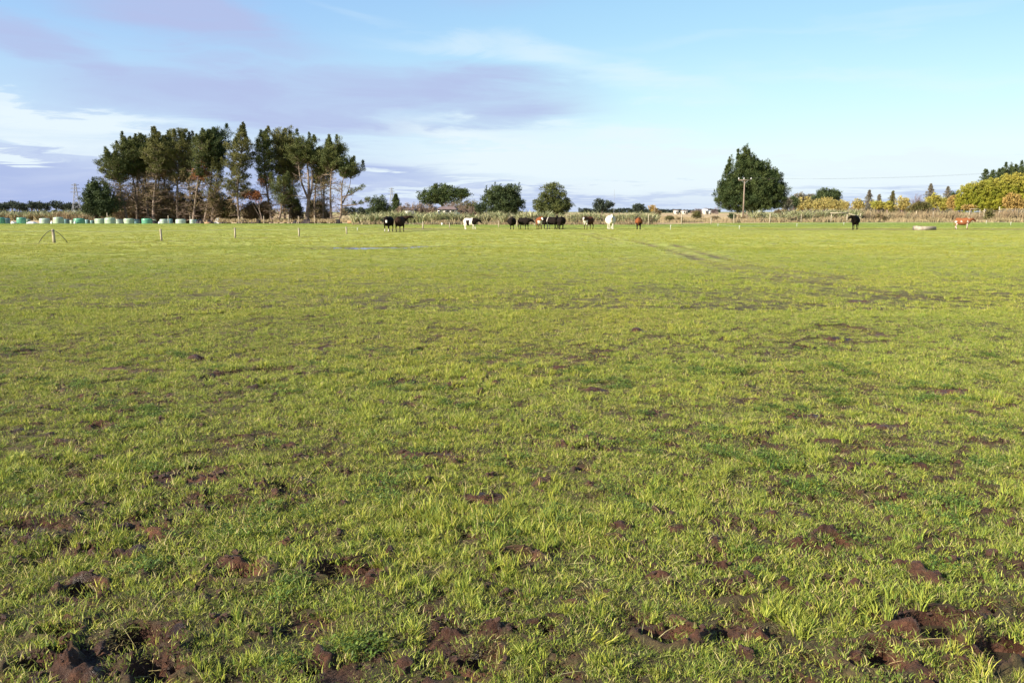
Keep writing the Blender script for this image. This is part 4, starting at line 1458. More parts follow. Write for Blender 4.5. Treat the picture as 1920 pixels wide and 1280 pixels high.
crown_tree('conifer', 'dark conifer with a tall spire at the right edge of the picture', 'conifer', 1914, 205, [(1916, 340, 18, 28), (1908, 328, 11, 14), (1924, 328, 12, 16)], 732, M_dark, 'dark conifers behind the tall willow hedge',
           clumps=220, k=40, crad=.7, spires=[(1916, 302, 10), (1905, 309, 7), (1925, 306, 7)], tufts=30)

# ------------------------------------------------------------------ flax and dry grass
def flax(name, label, xs, Y, hgt, seed, dens=1.0, dry=.3, group=None, kind='stuff', cat='flax hedge', splay=.5, rows=3, rowgap=1.0, vary=.15):
    """xs: (px0, px1); plants of long sword leaves"""
    r = npr(seed)
    xa, xb = PX(xs[0], Y), PX(xs[1], Y)
    n = max(1, int(abs(xb - xa) / .75 * dens)) * rows
    root_x = (xa + xb) / 2
    Q, Qd = [], []
    for i in range(n):
        cx = (xa + (xb - xa) * r.random()) - root_x
        cy = (r.random() - .5) * rows * rowgap
        hh = hgt * (1 + vary * math.sin(cx * .9 + seed) * r.random() + .10 * r.normal())
        k = 44
        a = r.random(k) * 2 * PI
        d = np.stack([np.cos(a) * splay, np.sin(a) * splay, .75 + .5 * r.random(k)], 1)
        d /= np.linalg.norm(d, axis=1)[:, None]
        ln = hh * (.55 + .5 * r.random(k))
        P0 = np.stack([cx + r.normal(size=k) * .16, cy + r.normal(size=k) * .16, np.zeros(k)], 1)
        mid = P0 + d * (ln * .6)[:, None]
        drp = np.stack([d[:, 0], d[:, 1], d[:, 2] * .45 - .1 * (r.random(k) < .3)], 1)
        w = .055 + .045 * r.random(k)
        S = np.stack([-np.sin(a), np.cos(a), np.zeros(k)], 1) + .5 * r.normal(size=(k, 3))
        S /= np.linalg.norm(S, axis=1)[:, None]
        e = mid + drp * (ln * .5)[:, None]
        w = w[:, None]
        q1 = np.stack([P0 - S * w * .5, P0 + S * w * .5, mid + S * w * .5, mid - S * w * .5], 1)
        q2 = np.stack([mid - S * w * .5, mid + S * w * .5, e + S * w * .1, e - S * w * .1], 1)
        dr = (r.random(k) < dry)
        Q += [q1[~dr], q2[~dr]]
        Qd += [q1[dr] * np.array([1, 1, .72]), q2[dr] * np.array([1, 1, .72])]
    root = thing(name, label, cat, (root_x, Y, 0), 0, group)
    if kind:
        root['kind'] = kind
    join_quads('green_leaves', Q, M_flax, root)
    join_quads('dry_leaves', Qd, M_flaxdry, root)
    return root


flax('flax_hedge', 'long grey-green flax hedge behind the cattle, from the pine stand to the wooden pole', (664, 935), 112, 2.15, 81, 1.5)
flax('flax_hedge', 'flax hedge stretch behind the middle cattle, from the wooden pole to its square end', (932, 1228), 111, 2.1, 82, 1.5, .45)
flax('flax_hedge', 'yellowish flax and reeds behind the silage bales on the left', (-40, 190), 160, 2.55, 83, 1.0, .55)
flax('flax_hedge', 'flax hedge along the right fence between the big sprawling flax and the timber rails', (1478, 1608), 136, 2.75, 84, 1.7, .3)
flax('flax_bush', 'flax clump with pale leaves right of the cross-armed power pole', (1408, 1452), 137, 2.2, 85, 1.5, .3, kind=None, cat='flax')
flax('flax_bush', 'big sprawling flax with long arching dry leaves by the fence', (1460, 1484), 134, 2.6, 86, 1.6, .45, kind=None, cat='flax', splay=.95, rows=2)
flax('flax_bush', 'small flax standing in brown grass left of the clipped olive hedge', (1694, 1704), 145, 2.2, 87, 1.2, .4, kind=None, cat='flax', rows=2)
flax('flax_bush', 'pale flax in front of the golden tree left of the willow hedge', (1744, 1758), 145, 2.4, 88, 1.0, .5, kind=None, cat='flax', rows=2)
flax('toetoe_clump', 'tall pale plumed grass clump at the foot of the cross-armed pole', (1376, 1392), 150, 2.4, 89, 1.4, .95, kind=None, cat='tall grass', rows=2, splay=.6)


def reeds(label, xs, Y, dep, hgt, seed, mat, dens=5.0, name='dry_grass', cat='dry grass', hfun=None):
    r = npr(seed)
    xa, xb = PX(xs[0], Y), PX(xs[1], Y)
    n = int(abs(xb - xa) * dep * dens)
    X = xa + (xb - xa) * r.random(n)
    Yp = (r.random(n)) * dep
    g = fbm(X * .35 + seed, Yp * .5, seed, 3)
    k = 12
    ok = r.random(n) < np.clip(.8 + g, .15, 1)
    X, Yp, g = X[ok], Yp[ok], g[ok]
    hh = hgt * np.clip(.75 + .8 * g, .25, 1.5)
    if hfun is not None:
        hh = hh * hfun(X)
    P0 = np.repeat(np.stack([X - (xa + xb) / 2, Yp, np.zeros(len(X))], 1), k, 0) + r.normal(size=(len(X) * k, 3)) * np.array([.2, .2, 0])
    L_ = np.repeat(hh, k) * (.5 + .6 * r.random(len(P0)))
    D = np.stack([r.normal(size=len(P0)) * .28, r.normal(size=len(P0)) * .28, np.ones(len(P0))], 1)
    q = leaf_quads(P0, D, L_, .05 + .04 * r.random(len(P0)), r)
    g_ = Geo()
    g_.quads(q)
    o = g_.build(name, mat)
    o.location = ((xa + xb) / 2, Y, 0)
    return tag(o, label, cat, kind='stuff')


reeds('rough pale dry grass covering the open field left of the huge conifer', (1212, 1400), 124, 34, .55, 91, M_reed, 2.2)
reeds('brown rank grass standing along the right fence from the black cow to the edge', (1590, 1960), 137, 14, 1.75, 92, M_reed2, 3.8)
reeds('tan dry grass fringe at the foot of the right fence', (1390, 1960), 130.5, 5, .75, 93, M_reed, 3.0)
reeds('pinkish dry grass fringe at the foot of the flax behind the cattle', (664, 1232), 106.5, 3.6, .60, 94, M_reed2, 3.5)
reeds('far pale dry grass field beyond the flax and rails', (1215, 1420), 160, 90, .5, 95, M_reed, .5)
reeds('tawny dry grass under the right-hand pines', (380, 690), 128, 14, .6, 96, M_reed, 1.6)
reeds('orange-brown low growth behind the left bales', (90, 180), 150, 5, 1.4, 97, M_reed2, 3.0)
db = [(1231, 400, 6, 5, 'small rusty bush in the dry field at the end of the flax', M_brownneedle, 150), (1307, 404, 8, 6, 'small dark green bush standing in the dry field', M_olive, 140),
      (1256, 411, 6, 4, 'low olive scrub in the dry field near the fence', M_olive, 132), (1275, 414, 5, 4, 'tiny brown scrub bush at the foot of a fence post in the dry field', M_brownneedle, 128),
      (1372, 405, 5, 2.5, 'dark low scrub near the foot of the huge conifer', M_dark, 150), (1420, 413, 8, 5, 'brown-green scrub at the left of the pale flax clump', M_olive, 134),
      (1463, 398, 9, 4.5, 'rusty-olive mound of scrub above the sprawling flax', M_brownneedle, 150), (1651, 409, 8, 6, 'rusty brown bush in the rank grass right of the black cow', M_brownneedle, 134),
      (1340, 411, 6, 3, 'low brown scrub left of the cross-armed pole', M_brownneedle, 136), (1854, 404, 6, 10, 'dark slender shrub behind the right-hand fence, beside a post', M_olive, 134)]
for i, (px, cy, rx, ry, lb, mt, Y_) in enumerate(db):
    crown_tree('bush', lb, 'bush', px, Y_, [(px, cy, rx, ry)], 600 + i, mt, clumps=34, k=30, crad=.4, leaf=(.2, .09), trunk=(.05, 1))

# ------------------------------------------------------------------ silage bales on the lower ground to the left
def bale(px, w, top, mat, Y, label, lying=False):
    r = npr(int(px * 7 + w))
    Z0 = -.62 if Y > 122 else 0
    wr = w / FPX * depth(Y) / 2
    zt = PZ(top, Y)
    h = zt - Z0
    root = thing('silage_bale', label, 'silage bale', (PX(px, Y), Y, Z0), rr(0, 6), 'round plastic-wrapped silage bales in a line')
    bm = bmesh.new()
    prof = [(0, 0), (.86, 0), (.97, .04), (1.0, .14), (1.015, .35), (1.01, .6), (1.0, .85), (.97, .95), (.86, 1.0), (.45, 1.015), (0, 1.02)]
    seg = 28
    rings = []
    for q, (a, z) in enumerate(prof):
        ring = []
        for j in range(seg):
            th = j * 2 * PI / seg
            k = 1 + (.018 * math.sin(th * 3 + px) + .012 * math.sin(th * 7 + q))
            ring.append(bm.verts.new((wr * a * k * math.cos(th), wr * a * k * math.sin(th), z * h)))
        rings.append(ring)
    for q in range(len(prof) - 1):
        for j in range(seg):
            try:
                bm.faces.new((rings[q][j], rings[q][(j + 1) % seg], rings[q + 1][(j + 1) % seg], rings[q + 1][j]))
            except ValueError:
                pass
    bmesh.ops.remove_doubles(bm, verts=bm.verts, dist=.001)
    bmesh.ops.recalc_face_normals(bm, faces=bm.faces)
    me = bpy.data.meshes.new('wrapped_body')
    bm.to_mesh(me)
    bm.free()
    for p_ in me.polygons:
        p_.use_smooth = True
    me.materials.append(mat)
    o = bpy.data.objects.new('wrapped_body', me)
    col.objects.link(o)
    o.parent = root
    # overlapping film edges
    g = Geo()
    for z in (.3, .52, .74):
        th = np.linspace(0, 2 * PI, 25)
        g.tube(np.stack([np.cos(th) * wr * 1.012, np.sin(th) * wr * 1.012, h * (z + .02 * np.sin(th * 2 + px))], 1), .012, 4)
    g.build('film_edge', mat, root)
    return root


B = [(2, 15, 408, M_bg, 127, 'green bale cut by the left edge of the picture'), (12, 13, 409.5, M_bt, 131, 'teal bale half hidden behind the leftmost green bale'),
     (40.5, 16, 408, M_bg, 127, 'single green bale left of the first low white sheets'), (52, 9, 411, M_bp, 134, 'small pale bale behind the right side of the single green bale'),
     (84, 18, 409.5, M_bw, 127, 'white bale in front of the reeds, left of the tallest pale bale'), (110, 18, 407.4, M_bp, 126, 'pale green bale standing tallest near the lattice tower'),
     (124, 12, 411, M_bt, 136, 'greyish teal bale right of the tallest pale bale'), (135, 8, 413, M_bp, 142, 'very small bale far behind, left of the bright green bale by the tower'),
     (149, 19, 409.5, M_bg, 127, 'bright green bale right below the lattice tower'), (164, 9, 412, M_bt, 137, 'small teal bale just right of the bale below the tower'),
     (173, 10, 413.5, M_bt, 141, 'low teal bale in front of the low dark conifer'), (188, 19, 410, M_bp, 127, 'pale bale in front of the low dark conifer'),
     (207, 19, 408.5, M_bp, 126, 'pale bale with a grey cap below the leaning pine'), (223.5, 14, 411, M_bw, 134, 'smaller white-green bale between two pale bales'),
     (242, 18, 409.8, M_bp, 127, 'pale bale in front of the foot of the leaning pine'), (256, 12, 411, M_bt, 135, 'greyish bale right of the bale at the leaning pine'),
     (276, 19, 409.8, M_bg, 127, 'bright green bale below the twin pale trunks'), (289, 8, 411.5, M_bp, 136, 'narrow pale bale tucked right of the bright green bale'),
     (307, 14, 411, M_bw, 127, 'light mint bale with a teal bale at its right side'), (319, 10, 410.5, M_bt, 131, 'teal bale at the right side of the light mint bale'),
     (339, 18, 411, M_bw, 127, 'mint and white bale next to last on the right of the line'), (361, 10, 411.5, M_bw, 127, 'narrow white bale at the right end of the line'),
     (367, 7, 412, M_bt, 131, 'sliver of a teal bale at the far right end of the line')]
for px, w, top, mt, Y_, lb in B:
    bale(px, w, top, mt, Y_, lb)


def mound(name, label, cat, px0, px1, top, Y, mat, seed, group=None, z0=-.62):
    """low irregular heap"""
    r = npr(seed)
    xa, xb = PX(px0, Y), PX(px1, Y)
    w = (xb - xa) / 2
    h = PZ(top, Y) - z0
    nx_, ny_ = 26, 12
    u = np.linspace(-1, 1, nx_)
    v = np.linspace(-1, 1, ny_)
    U, V = np.meshgrid(u, v)
    hz = np.clip(1 - np.abs(U) ** 3.2, 0, 1) * np.clip(1 - V ** 2, 0, 1) ** .5
    Zz = h * hz * (1 + .28 * fbm(U * 4 + seed, V * 2, seed, 3))
    g = Geo()
    ii_ = np.arange(ny_ - 1)[:, None] * nx_ + np.arange(nx_ - 1)[None, :]
    g.add(np.stack([U * w, V * min(w, 1.3), Zz], -1).reshape(-1, 3), np.stack([ii_, ii_ + 1, ii_ + nx_ + 1, ii_ + nx_], -1).reshape(-1, 4))
    o = g.build(name, mat, None, True)
    o.location = ((xa + xb) / 2, Y, z0)
    return tag(o, label, cat, group)


mound('plastic_sheet', 'low white plastic sheet left of the single green bale', 'plastic sheet', 19, 32, 415.6, 126, M_white, 1)
mound('plastic_sheet', 'long low white plastic sheet right of the single green bale', 'plastic sheet', 47, 73, 415.9, 126, M_white, 2)
mound('plastic_sheet', 'small white plastic scrap left of the tallest pale bale', 'plastic sheet', 94, 101, 415.2, 126, M_white, 3)
mound('plastic_sheet', 'small white plastic scrap left of the bright green bale by the tower', 'plastic sheet', 138, 143, 414.6, 126, M_white, 4)
mound('plastic_sheet', 'crumpled white plastic among the trunks near the gap in the stand', 'plastic sheet', 402, 414, 409.5, 131, M_white, 5)
mound('plastic_sheet', 'white plastic scrap at the left of the light mint bale', 'plastic sheet', 296, 301, 414.6, 126, M_white, 6)
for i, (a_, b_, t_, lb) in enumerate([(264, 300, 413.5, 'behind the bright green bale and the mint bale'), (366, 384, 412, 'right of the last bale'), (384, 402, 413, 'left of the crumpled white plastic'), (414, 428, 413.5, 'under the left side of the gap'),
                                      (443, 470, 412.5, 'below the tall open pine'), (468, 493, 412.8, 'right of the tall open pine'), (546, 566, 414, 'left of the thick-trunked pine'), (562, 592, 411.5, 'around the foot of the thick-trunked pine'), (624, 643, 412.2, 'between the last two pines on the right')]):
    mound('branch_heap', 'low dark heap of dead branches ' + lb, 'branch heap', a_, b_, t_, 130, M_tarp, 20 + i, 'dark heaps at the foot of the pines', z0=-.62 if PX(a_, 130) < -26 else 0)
g = Geo()
g.tube(np.array([(0, 0, .25), (.9, 0, .28)]), .2, 10, True)
o = tag(g.build('cut_log', M_log), 'orange-brown cut log lying in front of the dark heap', 'log')
o.location = (PX(384, 126), 126, -.35)
g = Geo()
g.tube(np.array([(0, 0, .15), (1.5, 0, .18), (3.0, .1, .15)]), [.2, .19, .16], 10, True)
o = tag(g.build('fallen_log', M_log), 'orange fallen log in the grass right of the pine stand', 'log')
o.location = (PX(652, 121), 121, .0)

# ------------------------------------------------------------------ fences
def ground_z(x, y):
    return float(terrain(np.array([float(x)]), np.array([float(y)]))[0][0])


def post_mesh(h, r0, square=False, lean=(0, 0), mat=None, parent=None, name='post', loc=(0, 0, 0)):
    g = Geo()
    if square:
        g.box((0, 0, h / 2), (r0 * 2, r0 * 2, h))
    else:
        P = np.array([(0, 0, -.1), (lean[0] * .5, lean[1] * .5, h * .5), (lean[0], lean[1], h - .015), (lean[0], lean[1], h)])
        g.tube(P, [r0 * 1.05, r0, r0 * .98, r0 * .85], 9, True)
    o = g.build(name, mat or M_wood, parent, True if not square else False)
    o.location = loc
    return o


def wires(parent, pts, heights, sag=.03, rad=.004, name='wire', mat=None):
    for hgt in heights:
        g = Geo()
        for (a, b) in zip(pts[:-1], pts[1:]):
            t_ = np.linspace(0, 1, 6)[:, None]
            P = np.array(a) * (1 - t_) + np.array(b) * t_
            P[:, 2] += hgt - sag * 4 * (t_[:, 0] * (1 - t_[:, 0]))
            g.tube(P, rad, 3)
        g.build(name, mat or M_wire, parent)


# left line: squat wooden posts with one hot wire, running away from the camera
LP = [(102, 455, 430, .075), (303, 451, 429.5, .06), (441, 446, 427, .055), (561, 443, 427.5, .055), (650, 438.5, 425, .055), (793, 429, 415.5, .055), (843, 427.5, 416.5, .045), (935, 426, 413.5, .045)]
ef = thing('electric_fence', 'line of squat wooden posts with one wire receding from the left foreground', 'fence')
tops = []
for i, (px, pb, pt, r0) in enumerate(LP):
    Yp = GY(pb)
    X = PX(px, Yp)
    h = PZ(pt, Yp)
    zg = ground_z(X, Yp)
    o = post_mesh(h - zg, r0 * (1 if Yp < 70 else 1.15), lean=(random.uniform(-.03, .03), 0), parent=ef, loc=(X, Yp, zg))
    tops.append((X, Yp, zg + h - .08))
    if i == 0:
        for sgn in (-1, 1):
            a = np.linspace(0, 1, 12)
            w = .78 * sgn
            P = np.stack([w * a, 0 * a - .02, (h - .04) * (1 - a ** 1.7)], 1)
            g = Geo()
            g.tube(P, .016, 6)
            hp = g.build('bent_pipe', M_black, ef)
            hp.location = (X, Yp - .09, zg + .0)
wires(ef, [(PX(-60, 42.5), 42.5, .72)] + tops, [0], sag=.05, rad=.006)
# slim white standard posts of the temporary line
ws = [(670, 433, 427.5), (1257, 431, 421.5), (1346, 424, 420), (1386, 430, 423), (1494, 425, 419), (1582, 422, 416.5), (1849, 420, 413.5), (1895, 422.5, 416)]
wf = thing('temporary_fence', 'thin white plastic standards with tape standing in the green strip behind the cattle', 'fence')
tp_ = []
for px, pb, pt in ws:
    Yp = GY(pb)
    X = PX(px, Yp)
    zg = ground_z(X, Yp)
    h = PZ(pt, Yp) - zg
    g = Geo()
    g.tube(np.array([(0, 0, -.05), (0, 0, h * .9), (.02, 0, h)]), [.022, .020, .02], 6, True)
    g.box((.03, 0, h * .86), (.07, .03, .05))
    o = g.build('standard', M_white, wf)
    o.location = (X, Yp, zg)
    tp_.append((X, Yp, zg + h * .86))
wires(wf, tp_[1:], [0], sag=.04, rad=.006, mat=M_white)
# boundary fence: posts along the flax and the dry field
BP = [(969, 425, 413, .05), (1002, 424, 413.5, .05), (1104, 424, 409, .05), (1216, 422.5, 402, .055), (1278, 421, 397, .07), (1333.5, 420, 407.5, .07), (1376, 419, 402, .05), (1443, 419, 400, .07), (1502, 418, 401, .05), (1558, 417, 399, .075), (1588, 417, 399, .085), (1612, 417, 400, .07),
      (1631, 416, 397.5, .05), (1664, 416, 399.5, .06), (1717, 415.5, 396, .07), (1749, 415.5, 396.5, .05), (1781, 415.5, 397, .07), (1844, 415.5, 391.5, .08), (1914, 415.5, 394.5, .075)]
bf = thing('boundary_fence', 'wooden post and wire fence along the flax and dry grass beyond the paddock', 'fence')
tp_ = []
for px, pb, pt, r0 in BP:
    Yp = GY(pb)
    X = PX(px, Yp)
    h = PZ(pt, Yp)
    post_mesh(h, r0 * 1.15, parent=bf, loc=(X, Yp, 0), lean=(random.uniform(-.04, .04), 0))
    tp_.append((X, Yp, 0))
tp_.append((PX(2010, 131), 131, 0))
wires(bf, tp_, [.35, .65, .95], sag=.01, rad=.005)


def beam(a, b, w, name, mat, parent):
    g = Geo()
    g.tube(np.array([a, b]), w, 4, True)
    return g.build(name, mat, parent)


Yr = GY(417) - .15
beam((PX(1556, Yr), Yr, PZ(399.6, Yr)), (PX(1590, Yr), Yr, PZ(399.6, Yr)), .075, 'rail', M_wood, bf)
beam((PX(1590, Yr), Yr, PZ(400.5, Yr)), (PX(1612, Yr), Yr, PZ(406, Yr)), .075, 'brace', M_wood, bf)
# taller netting fence at the far right
nf = thing('netting_fence', 'taller post and mesh fence with top rails behind the brown and white cow', 'fence')
Yn = 142
npst = [(1817, 408, 391.5), (1836, 408, 391.5), (1844, 408, 392), (1872, 406, 387.5), (1891, 406, 391.5), (1916, 406, 391.5), (1945, 406, 391.5)]
for px, pb, pt in npst:
    h = PZ(pt, Yn)
    post_mesh(h, .06 if px != 1872 else .1, parent=nf, loc=(PX(px, Yn), Yn, 0))
beam((PX(1816, Yn), Yn - .1, PZ(392, Yn)), (PX(1837, Yn), Yn - .1, PZ(392, Yn)), .05, 'rail', M_wood, nf)
beam((PX(1840, Yn), Yn - .1, PZ(395.3, Yn)), (PX(1872, Yn), Yn - .1, PZ(395.3, Yn)), .045, 'rail', M_wood, nf)
beam((PX(1872, Yn), Yn - .1, PZ(392.5, Yn)), (PX(1945, Yn), Yn - .1, PZ(392.2, Yn)), .04, 'rail', M_wood, nf)
g = Geo()
for px in np.arange(1874, 1945, 2.2):
    g.tube(np.array([(PX(px, Yn), Yn - .06, .1), (PX(px, Yn), Yn - .06, PZ(393, Yn))]), .012, 3)
for z in np.linspace(.3, 1.8, 7):
    g.tube(np.array([(PX(1873, Yn), Yn - .06, z), (PX(1945, Yn), Yn - .06, z)]), .010, 3)
g.build('wire_mesh', M_wire, nf)
# small posts at the foot of the pines
sp_l = [(202, 399, 'behind the pale bale with a grey cap'), (316, 404, 'behind the teal bale'), (357, 405, 'beside the narrow white bale'), (448, 406, 'at the foot of the tall open pine'), (495, 405, 'left of the leaning pale trunk'), (541, 403, 'right of the leaning pale trunks'),
        (560, 405, 'left of the thick-trunked pine'), (590, 404, 'right of the thick-trunked pine')]
for px, pt, lb in sp_l:
    Yp = 128
    z0 = ground_z(PX(px, Yp), Yp)
    o = post_mesh(PZ(pt, Yp) - z0, .06, loc=(PX(px, Yp), Yp, z0), name='fence_post')
    tag(o, 'short pale wooden fence post ' + lb, 'fence post', 'pale fence posts along the pine stand')
for px in (424, 434, 453, 466, 520, 556, 596, 614, 629):
    Yp = 116
    z0 = ground_z(PX(px, Yp), Yp)
    o = post_mesh(.24 + .1 * ((px * 7) % 5) / 5 - z0, .03, loc=(PX(px, Yp), Yp, z0), name='peg')
    tag(o, 'tiny pale peg on the grass edge before the pine stand', 'peg', 'pegs along the grass edge')

# ------------------------------------------------------------------ power poles, towers
def power_pole(label, px, Y, top, base_r, arm_px, seed, ins=((-1, 0), (-.15, 0), (1, 0)), mat=None):
    x0 = PX(px, Y)
    h = PZ(top, Y)
    root = thing('power_pole', label, 'power pole', (x0, Y, 0))
    g = Geo()
    g.tube(np.array([(0, 0, -.2), (0, 0, h * .5), (0, 0, h)]), [base_r, base_r * .8, base_r * .62], 8, True)
    g.build('pole', mat or M_woodg, root, True)
    aw = arm_px / FPX * Y / 2
    g = Geo()
    g.box((0, -base_r * .8, h - .18), (aw * 2, .12, .14))
    g.build('crossarm', mat or M_woodg, root)
    g = Geo()
    for s in (-1, 1):
        g.tube(np.array([(s * aw * .55, -base_r * .8, h - .2), (0, -base_r * .8, h - .75)]), .025, 4)
    g.build('brace', M_steel, root)
    att = []
    for s, _ in ins:
        g = Geo()
        z = h - .11
        g.tube(np.array([(0, 0, 0), (0, 0, .10), (0, 0, .12), (0, 0, .26), (0, 0, .28), (0, 0, .40)]), [.03, .03, .085, .085, .06, .03], 8, True)
        o = g.build('insulator', M_white, root)
        o.location = (s * aw * .94, -base_r * .8, z)
        att.append((x0 + s * aw * .94, Y - base_r * .8, z + .36))
    return root, att


pA, aA = power_pole('brown wooden power pole with a wide crossarm and white insulators before the huge conifer', 1393, 150, 336, .17, 24, 1)
pB, aB = power_pole('slim wooden power pole with a small crossarm before the broad round conifer', 966, 300, 358, .22, 12, 2, mat=M_wood)
pC = (PX(2150, 118), 118)
g = Geo()
plw = thing('power_line', 'thin black wires strung from the cross-armed pole towards the right edge', 'power line', (0, 0, 0))
for i in range(3):
    g = Geo()
    a, b = np.array(aA[i]), np.array((pC[0] + (i - 1) * 1.1, pC[1] + (i - 1) * .4, 8.8))
    t_ = np.linspace(0, 1, 24)[:, None]
    P = a * (1 - t_) + b * t_
    P[:, 2] -= 1.3 * 4 * (t_ * (1 - t_))[:, 0] * .8
    g.tube(P, .0045, 4)
    g.build('wire', M_line, plw)
for (px, pt, Y_, lb) in ((1227, 387.5, 330, 'distant pale pole beside the tiny orange tree'), (1400, 396, 149, 'short grey post leaning by the foot of the cross-armed pole')):
    o = post_mesh(PZ(pt, Y_), .16 if Y_ > 200 else .12, loc=(PX(px, Y_), Y_, 0), name='utility_post', mat=M_woodg)
    tag(o, lb, 'post')


def lattice(label, px, Y, top, wb, wt, seed, arms=()):
    x0 = PX(px, Y)
    h = PZ(top, Y)
    root = thing('lattice_tower', label, 'pylon', (x0, Y, 0), .3)
    g = Geo()
    n = 9
    zs_ = h * (np.linspace(0, 1, n) ** .85)

    def half(z):
        q = z / h
        return wb * (1 - q) ** 1.4 + wt
    for sx in (-1, 1):
        for sy in (-1, 1):
            g.tube(np.array([(sx * half(z), sy * half(z), z) for z in zs_]), .13, 4)
    for a, b in zip(zs_[:-1], zs_[1:]):
        ha, hb = half(a), half(b)
        for (p0, p1) in (((-1, -1), (1, -1)), ((1, -1), (1, 1)), ((1, 1), (-1, 1)), ((-1, 1), (-1, -1))):
            g.tube(np.array([(p0[0] * ha, p0[1] * ha, a), (p1[0] * hb, p1[1] * hb, b)]), .08, 3)
            g.tube(np.array([(p1[0] * ha, p1[1] * ha, a), (p0[0] * hb, p0[1] * hb, b)]), .08, 3)
    g.build('lattice_frame', M_steel, root)
    for z, w in arms:
        g = Geo()
        for s in (-1, 1):
            g.tube(np.array([(0, 0, h * z + .5), (s * w, 0, h * z)]), .12, 4)
            g.tube(np.array([(0, 0, h * z - .6), (s * w, 0, h * z)]), .10, 4)
        g.build('arm', M_steel, root)
    return root


lattice('pale lattice pylon standing over the left bales before the distant pines', 145, 560, 344, 2.6, .45, 1, ((.72, 3.4), (.84, 3.0), (.95, 2.4)))
lattice('faint lattice pylon far behind the small grey-green conifer', 735, 760, 352, 2.8, .5, 2, ((.74, 3.4), (.86, 3.0), (.96, 2.4)))
rm = thing('radio_mast', 'very thin guyed mast on the horizon right of the two-headed tree', 'mast', (PX(1151, 800), 800, 0))
g = Geo()
hm = PZ(355, 800)
g.tube(np.array([(0, 0, 0), (0, 0, hm)]), [.16, .10], 4)
g.build('mast_pole', M_steel, rm)
g = Geo()
for s in (-1, 1):
    g.tube(np.array([(0, 0, hm * .8), (s * 9, 0, 0)]), .03, 3)
g.build('guy_wire', M_steel, rm)


# ------------------------------------------------------------------ houses
def house(label, px0, px1, eave, ridge, base_py, Y, wins=(), seed=1, name='farmhouse', dep=7.0, hip=.25, door=None, rmat=None, z0=0.0):
    xa, xb = PX(px0, Y), PX(px1, Y)
    w = xb - xa
    ze, zr = PZ(eave, Y), PZ(ridge, Y)
    root = thing(name, label, 'house', ((xa + xb) / 2, Y, 0))
    g = Geo()
    g.box((0, dep / 2, ze / 2), (w, dep, ze))
    g.build('wall', M_housew, root)
    g = Geo()
    o_ = .35
    x, d = w / 2 + o_, dep
    hx = w * hip
    V = [(-x, -o_, ze), (x, -o_, ze), (x, d + o_, ze), (-x, d + o_, ze), (-x + hx, d / 2, zr), (x - hx, d / 2, zr)]
    g.add(V, [(0, 1, 5, 4), (2, 3, 4, 5), (1, 2, 5, 5), (3, 0, 4, 4), (3, 2, 1, 0)])
    me = bpy.data.meshes.new('roof')
    me.from_pydata([tuple(v) for v in V], [], [(0, 1, 5, 4), (2, 3, 4, 5), (1, 2, 5), (3, 0, 4), (3, 2, 1, 0)])
    me.materials.append(rmat or M_roof)
    ro = bpy.data.objects.new('roof', me)
    col.objects.link(ro)
    ro.parent = root
    ro.location = (0, 0, .004)
    for (u, wz, ww, wh) in wins:
        g = Geo()
        g.box((0, 0, 0), (ww + .16, .08, wh + .16))
        f = g.build('window', M_white, root)
        f.location = ((u - .5) * w, -.03, wz)
        g = Geo()
        g.box((0, -.03, 0), (ww, .06, wh))
        g.build('pane', M_glass, f)
    return root


house('long low white farmhouse with a brown roof and three dark windows among bare shrubs', 821, 854, 392.6, 387.2, 399, 172, ((.12, 1.75, .8, .5), (.52, 1.75, .8, .5), (.84, 1.72, .8, .55)))
house('small brown-roofed shed half hidden in shrubs left of the farmhouse', 759, 776, 393, 390.5, 398, 176, ((.5, 1.4, .8, .6),), name='shed', dep=5)
house('far white house with a pale roof by the reddish hedge, left of two gables', 1266, 1273, 394.4, 393.3, 397, 520, ((.3, 1.3, 1, .8), (.7, 1.3, 1, .8)), name='distant_house')
house('far low white house at the left end of the reddish hedge', 1280, 1290, 395, 393.9, 397, 520, ((.3, 1.3, 1, .8), (.7, 1.3, 1, .8)), name='distant_house')
house('far white gabled house in the middle of the reddish hedge', 1321, 1327, 395.0, 391.8, 397, 500, ((.5, 1.4, 1, .8),), name='distant_house', rmat=M_white, hip=.0)
house('smaller far white building right of the gabled house', 1329, 1333, 396.0, 394.4, 397, 500, ((.5, .7, .8, .5),), name='distant_house', rmat=M_white, hip=.1)
g = Geo()
g.box((0, 0, .7), (4.2, 1.6, 1.4))
g.box((0, -.82, 1.1), (3.6, .06, .4))
o = tag(g.build('white_tank', M_housew), 'low pale water tank box just visible over the flax below the farmhouse', 'tank')
o.location = (PX(840, 150), 150, .1)

# ------------------------------------------------------------------ concrete trough
xt, yt = G(1733, 431.5)
tr_ = thing('water_trough', 'long low concrete water trough in the trodden strip left of the brown and white cow', 'trough', (xt, yt, ground_z(xt, yt)), R(-6))
g = Geo()
Lh, Wh, Hh, th_ = .90, .36, .34, .07
g.box((0, 0, .03), (Lh * 2 - .06, Wh * 2 - .06, .06))
for s in (-1, 1):
    g.box((0, s * (Wh - th_ / 2), Hh / 2), (Lh * 2, th_, Hh), taper=.985)
    g.box((s * (Lh - th_ / 2), 0, Hh / 2 - .002), (th_, Wh * 2 - th_ * 2, Hh - .004))
g.build('basin', M_conc, tr_)
g = Geo()
g.box((-.62, 0, Hh + .022), (.52, Wh * 2 - .01, .035))
g.build('valve_cover', M_conc, tr_)
g = Geo()
g.box((.15, 0, Hh * .72), (1.36, Wh * 2 - th_ * 2, .01))
g.build('water', mw, tr_)

